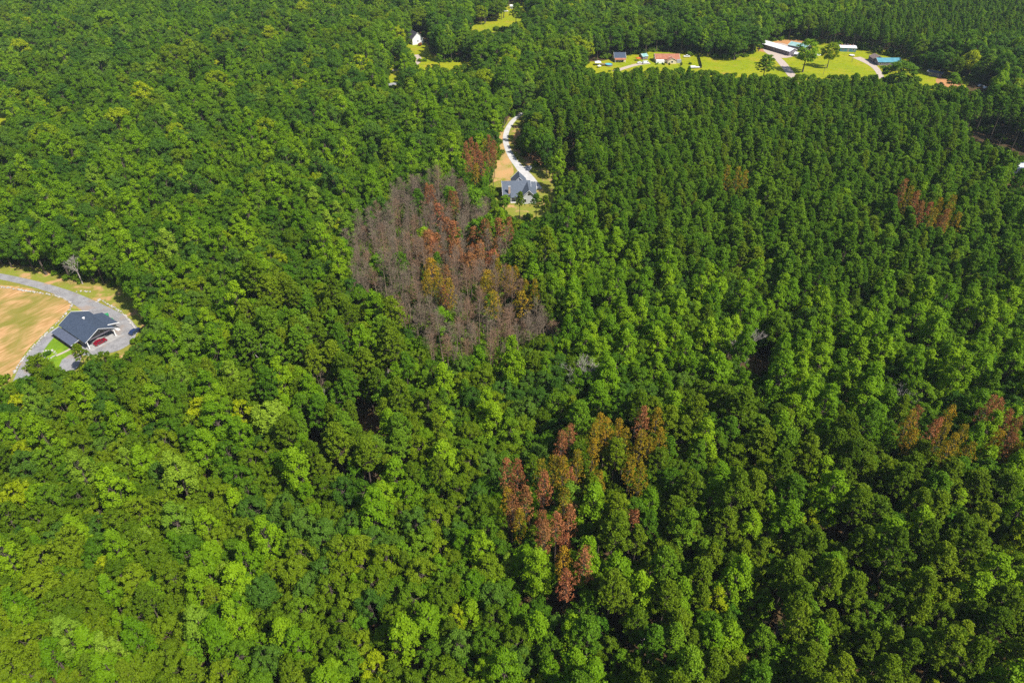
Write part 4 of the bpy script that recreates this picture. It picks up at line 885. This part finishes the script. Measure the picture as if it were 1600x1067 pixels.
vehicle('white car parked on the track before the ranch house', G(1000, 100), R(10), M['p_white'])
vehicle('white van parked between the white car and the ranch house', G(1009, 100), R(20), M['p_white'], 'van')
vehicle('white pickup parked at the right end of the ranch house', G(1073, 90), R(0), M['p_white'], 'pickup')
vehicle('white van parked beside the small white shed', G(1250, 92), R(-40), M['p_white'], 'van')
vehicle('white pickup parked at the far meadow edge', G(790, 19), R(0), M['p_white'], 'pickup')
vehicle('silver car parked behind the orange clay patch', G(1532, 136), R(15), M['p_silver'])
vehicle('white car parked behind the silver car near the clay', G(1540, 139), R(20), M['p_white'])

# yard things
def trailer(label, p, rz):
    e = thing('flat_trailer', label, 'trailer', (*p.xy, 0.05), rz); MB().box(-4, 4, -1.25, 1.25, 0.75, 0.95).build('deck', M['roof_white'], e)
    MB().box(-3.2, 0.6, -0.9, 0.9, 0.95, 1.7).build('load', M['fabric_white'], e); MB().tube((4, 0, 0.8), (5.4, 0, 0.6), 0.08, 0.08).build('drawbar', M['purple'], e)
    for sx in (-1.5, -0.5):
        for sy in (-1.3, 1.3): MB().tube((sx, sy - 0.1, 0.4), (sx, sy + 0.1, 0.4), 0.4, 0.4, 10).build('wheel', M['tyre'], e)
trailer('white loaded flat trailer on the lawn beside the dark fence', G(1085, 107), R(3))
f0, f1 = G(1091, 88), G(1096, 107); fd = f1 - f0
fe = thing('fence', 'tall dark board fence running across the lawn', 'fence', (*f0.xy, 0.03), math.atan2(fd.y, fd.x)); nF = 9; sF = fd.length / nF
for i in range(nF):
    MB().box(i * sF + 0.12, (i + 1) * sF - 0.12, -0.05, 0.05, 0.1, 2.2).build('panel', M['hedge_dark'], fe)
for i in range(nF + 1): MB().box(i * sF - 0.1, i * sF + 0.1, -0.1, 0.1, 0, 2.35).build('post', M['hedge_dark'], fe)
p = G(951, 103); pe = thing('swimming_pool', 'round above ground pool with blue water beside the dark blue roofed house', 'pool', (*p.xy, 0.03))
q = MB()
for i in range(24):
    a, b = 2 * math.pi * i / 24, 2 * math.pi * (i + 1) / 24
    q.hexa([(3 * math.cos(a), 3 * math.sin(a), 0), (3 * math.cos(b), 3 * math.sin(b), 0), (2.85 * math.cos(b), 2.85 * math.sin(b), 0), (2.85 * math.cos(a), 2.85 * math.sin(a), 0), (3 * math.cos(a), 3 * math.sin(a), 1.3), (3 * math.cos(b), 3 * math.sin(b), 1.3), (2.85 * math.cos(b), 2.85 * math.sin(b), 1.3), (2.85 * math.cos(a), 2.85 * math.sin(a), 1.3)])
q.build('wall', M['purple'], pe); MB().tube((0, 0, 0.02), (0, 0, 1.1), 2.84, 2.84, 24).build('water', M['water'], pe)
MB().box(-6.2, -3.1, -1.2, 1.6, 1.0, 1.2).build('deck', M['wood'], pe)
for x in (-6.0, -3.3):
    for y in (-1.0, 1.4): MB().box(x - 0.08, x + 0.08, y - 0.08, y + 0.08, 0, 1.0).build('leg', M['wood'], pe)
def canopy(label, p, s, rz=0.0, mat='fabric_white', h=2.2):
    e = thing('canopy', label, 'canopy', (*p.xy, 0.03), rz); m = MB()
    m.v = [(-s, -s, h), (s, -s, h), (s, s, h), (-s, s, h), (0, 0, h + s * 0.45), (-s, -s, h - 0.25), (s, -s, h - 0.25), (s, s, h - 0.25), (-s, s, h - 0.25)]
    m.f = [[0, 1, 4], [1, 2, 4], [2, 3, 4], [3, 0, 4], [0, 5, 6, 1], [1, 6, 7, 2], [2, 7, 8, 3], [3, 8, 5, 0]]; m.m = [0] * 8; m.build('roof', M[mat], e)
    for x in (-s, s):
        for y in (-s, s): MB().tube((x * 0.97, y * 0.97, 0), (x * 0.97, y * 0.97, h), 0.05, 0.05, 6).build('leg', M['rim'], e)
canopy('white garden canopy at the wood edge beside the pool', G(934, 102), 2.4)
canopy('low small white canopy before the larger garden canopy', G(936, 106), 1.3, 0.3, h=1.4)
canopy('white canopy on the lawn between the two lawn trees', G(1276, 90), 2.2, 0.5)
canopy('orange canopy standing in for an unclear orange object beside the grey green shed', G(997, 95), 1.9, 0.2, 'orange_paint', 1.9)  # canopy put here for an orange object left unidentified
def pole(label, p, h=9.0):
    e = thing('utility_pole', label, 'pole', (*p.xy, 0.0), 0.1, 'utility poles'); MB().tube((0, 0, 0), (0, 0, h), 0.16, 0.11, 8).build('post', M['wood'], e)
    MB().box(-1.1, 1.1, -0.06, 0.06, h - 0.7, h - 0.56).build('crossarm', M['wood'], e)
    for x in (-0.9, 0, 0.9): MB().tube((x, 0, h - 0.56), (x, 0, h - 0.38), 0.06, 0.05, 6).build('insulator', M['white'], e)
pole('wooden pole beside the white trampoline', G(1331, 97)); pole('wooden pole on the open lawn before the two lawn trees', G(1286, 118), 8.0); pole('wooden pole on the lawn before the ranch house', G(1063, 110), 8.0)
p = G(1331, 88); te = thing('trampoline', 'round white trampoline on the lawn before the teal outbuilding', 'trampoline', (*p.xy, 0.03)); MB().tube((0, 0, 0.75), (0, 0, 0.85), 2.1, 2.1, 20).build('mat', M['fabric_white'], te)
for i in range(6):
    a = i * math.pi / 3; MB().tube((1.9 * math.cos(a), 1.9 * math.sin(a), 0), (1.9 * math.cos(a), 1.9 * math.sin(a), 0.75), 0.04, 0.04, 6).build('leg', M['rim'], te)
def dumpster(label, p, rz, s=1.0):
    e = thing('waste_bin', label, 'bin', (*p.xy, 0.11), rz); e.scale = (s, s, s)
    MB().hexa([(-1.0, -0.6, 0.12), (1.0, -0.6, 0.12), (1.0, 0.6, 0.12), (-1.0, 0.6, 0.12), (-1.2, -0.75, 1.25), (1.2, -0.75, 1.25), (1.2, 0.75, 1.25), (-1.2, 0.75, 1.25)]).build('body', M['green_plastic'], e)
    MB().slab((-1.25, -0.8, 1.29), (1.25, -0.8, 1.29), (1.25, 0.8, 1.5), (-1.25, 0.8, 1.5), 0.05).build('lid', M['green_plastic'], e)
    for x in (-0.8, 0.8):
        for y in (-0.45, 0.45): MB().tube((x, y - 0.05, 0.1), (x, y + 0.05, 0.1), 0.1, 0.1, 8).build('wheel', M['tyre'], e)
dumpster('large green waste bin behind the slate blue house', G(166, 497), 0.6); dumpster('smaller green waste bin at the corner of the slate blue house', G(174, 503), 0.9, 0.75)
pl = thing('plank_stack', 'white planks lying on the gravel before the carport', 'planks', (*G(182, 514).xy, 0.10), -0.6)
for i in range(4): MB().box(-1.9, 1.9, -0.5 + i * 0.26, -0.28 + i * 0.26, 0.0, 0.14 + 0.05 * (i % 2)).build('plank', M['white'], pl)

# stone edging along the gravel drive, ring of stones on the little lawn
stone_me = []
for k in range(4):
    bm = bmesh.new(); bmesh.ops.create_icosphere(bm, subdivisions=1, radius=0.5)
    for v_ in bm.verts: v_.co = v_.co * random.uniform(0.72, 1.1); v_.co.z = max(v_.co.z * 0.75, -0.25)
    me = bpy.data.meshes.new('stone'); bm.to_mesh(me); bm.free(); me.materials.append(M['stone']); stone_me.append(me)
def edging(label, px, step, name='stone_edging', closed=False, smin=0.4, smax=1.15):
    pts = [Vector((*G(u, v).xy, 0)) for u, v in px]; pts = chaikin(pts, closed, 2); o = pts[len(pts) // 2]
    e = thing(name, label, 'stone edging', (o.x, o.y, 0.09)); acc = 0.0
    for a, b in zip(pts, pts[1:] + ([pts[0]] if closed else [])):
        L = (b - a).length
        while acc < L:
            s = link('stone', random.choice(stone_me), e); q = a + (b - a) * (acc / L) - o
            s.location = (q.x + random.uniform(-.25, .25), q.y + random.uniform(-.25, .25), 0.15); k = random.uniform(smin, smax); s.scale = (k * random.uniform(0.9, 1.5), k, k * random.uniform(0.6, 0.9)); s.rotation_euler = (0, 0, random.uniform(0, 6.3)); acc += step * random.uniform(0.7, 1.4)
        acc -= L
edging('white stone edging between the gravel drive and the mown field', [(-40, 444), (0, 448), (40, 455), (80, 461), (102, 467), (114, 477), (109, 486)], 0.8)
edging('white stone edging along the lower drive and the field', [(104, 490), (92, 503), (78, 517), (62, 532), (46, 548), (34, 565), (22, 584)], 0.75)
edging('white stone edging along the wooded side of the gravel drive', [(152, 473), (156, 467), (166, 474), (182, 483), (197, 495), (208, 508), (214, 522)], 0.8)
edging('short row of white stones at the drive verge', [(120, 457), (130, 455), (143, 457)], 1.3)
edging('ring of pale stones on the small green lawn', [(64, 554), (68, 549), (76, 547), (84, 549), (88, 554), (84, 559), (74, 561), (66, 559)], 0.9, 'stone_ring', True, 0.5, 0.9)

# garden shrubs
shrub_data = bush(1.0, 700)
def shrub(label, p, s, mat, group=None):
    e = thing('garden_shrub', label, 'shrub', (*p.xy, 0.03), random.uniform(0, 6)); e.scale = s if isinstance(s, tuple) else (s, s, s)
    cv, cq, at = shrub_data; link('foliage', quads_mesh('shrub_foliage', cv, cq, [M[mat]], attr=at), e)
    MB().tube((0, 0, -0.1), (0, 0, 0.7), 0.06, 0.03, 5).build('stem', M['bark'], e)
shrub('dark shrub inside the ring of stones', G(76, 555), 1.3, 'oak_blue'); shrub('small dark shrub on the lawn right of the ranch house', G(1064, 103), (0.9, 0.9, 2.2), 'oak')
shrub('dark round shrub standing in for dark equipment before the tall dark fence', G(1078, 101), 1.3, 'oak'); shrub('red brown shrub at the corner of the small white house', G(656, 72), 2.0, 'needle_red')  # shrub before the fence stands in for dark yard equipment
shrub('yellow green shrub on the lawn strip by the wood', G(693, 94), 2.6, 'poplar_yellow'); shrub('yellow green shrub at the meadow end beside the peach cabin', G(742, 26), 3.0, 'poplar_yellow')
for k, (u, lab) in enumerate(((1026, 'clipped dark hedge bush at the left end of the ranch house front'), (1036, 'clipped dark hedge bush before the white side room'), (1046, 'clipped dark hedge bush before the ranch house porch gable'))):
    shrub(lab, G(u, 101), (2.2, 0.8, 0.9), 'oak')

# ------------------------------------------------------------------ air
def haze():
    m = bpy.data.materials.new('haze'); m.use_nodes = True; t = m.node_tree; t.nodes.clear()
    out = t.nodes.new('ShaderNodeOutputMaterial'); v_ = t.nodes.new('ShaderNodeVolumePrincipled'); v_.inputs['Density'].default_value = HAZE; v_.inputs['Color'].default_value = (0.72, 0.86, 1.0, 1); v_.inputs['Anisotropy'].default_value = 0.0
    t.links.new(v_.outputs[0], out.inputs['Volume'])
    o = MB().box(-3050, 3050, -1550, 4550, -1.0, 152.0).build('haze', m); struct(o, 'stuff'); tag(o, 'thin bluish summer haze filling the air over the wood', 'haze')
HAZE = 0.00005
haze()
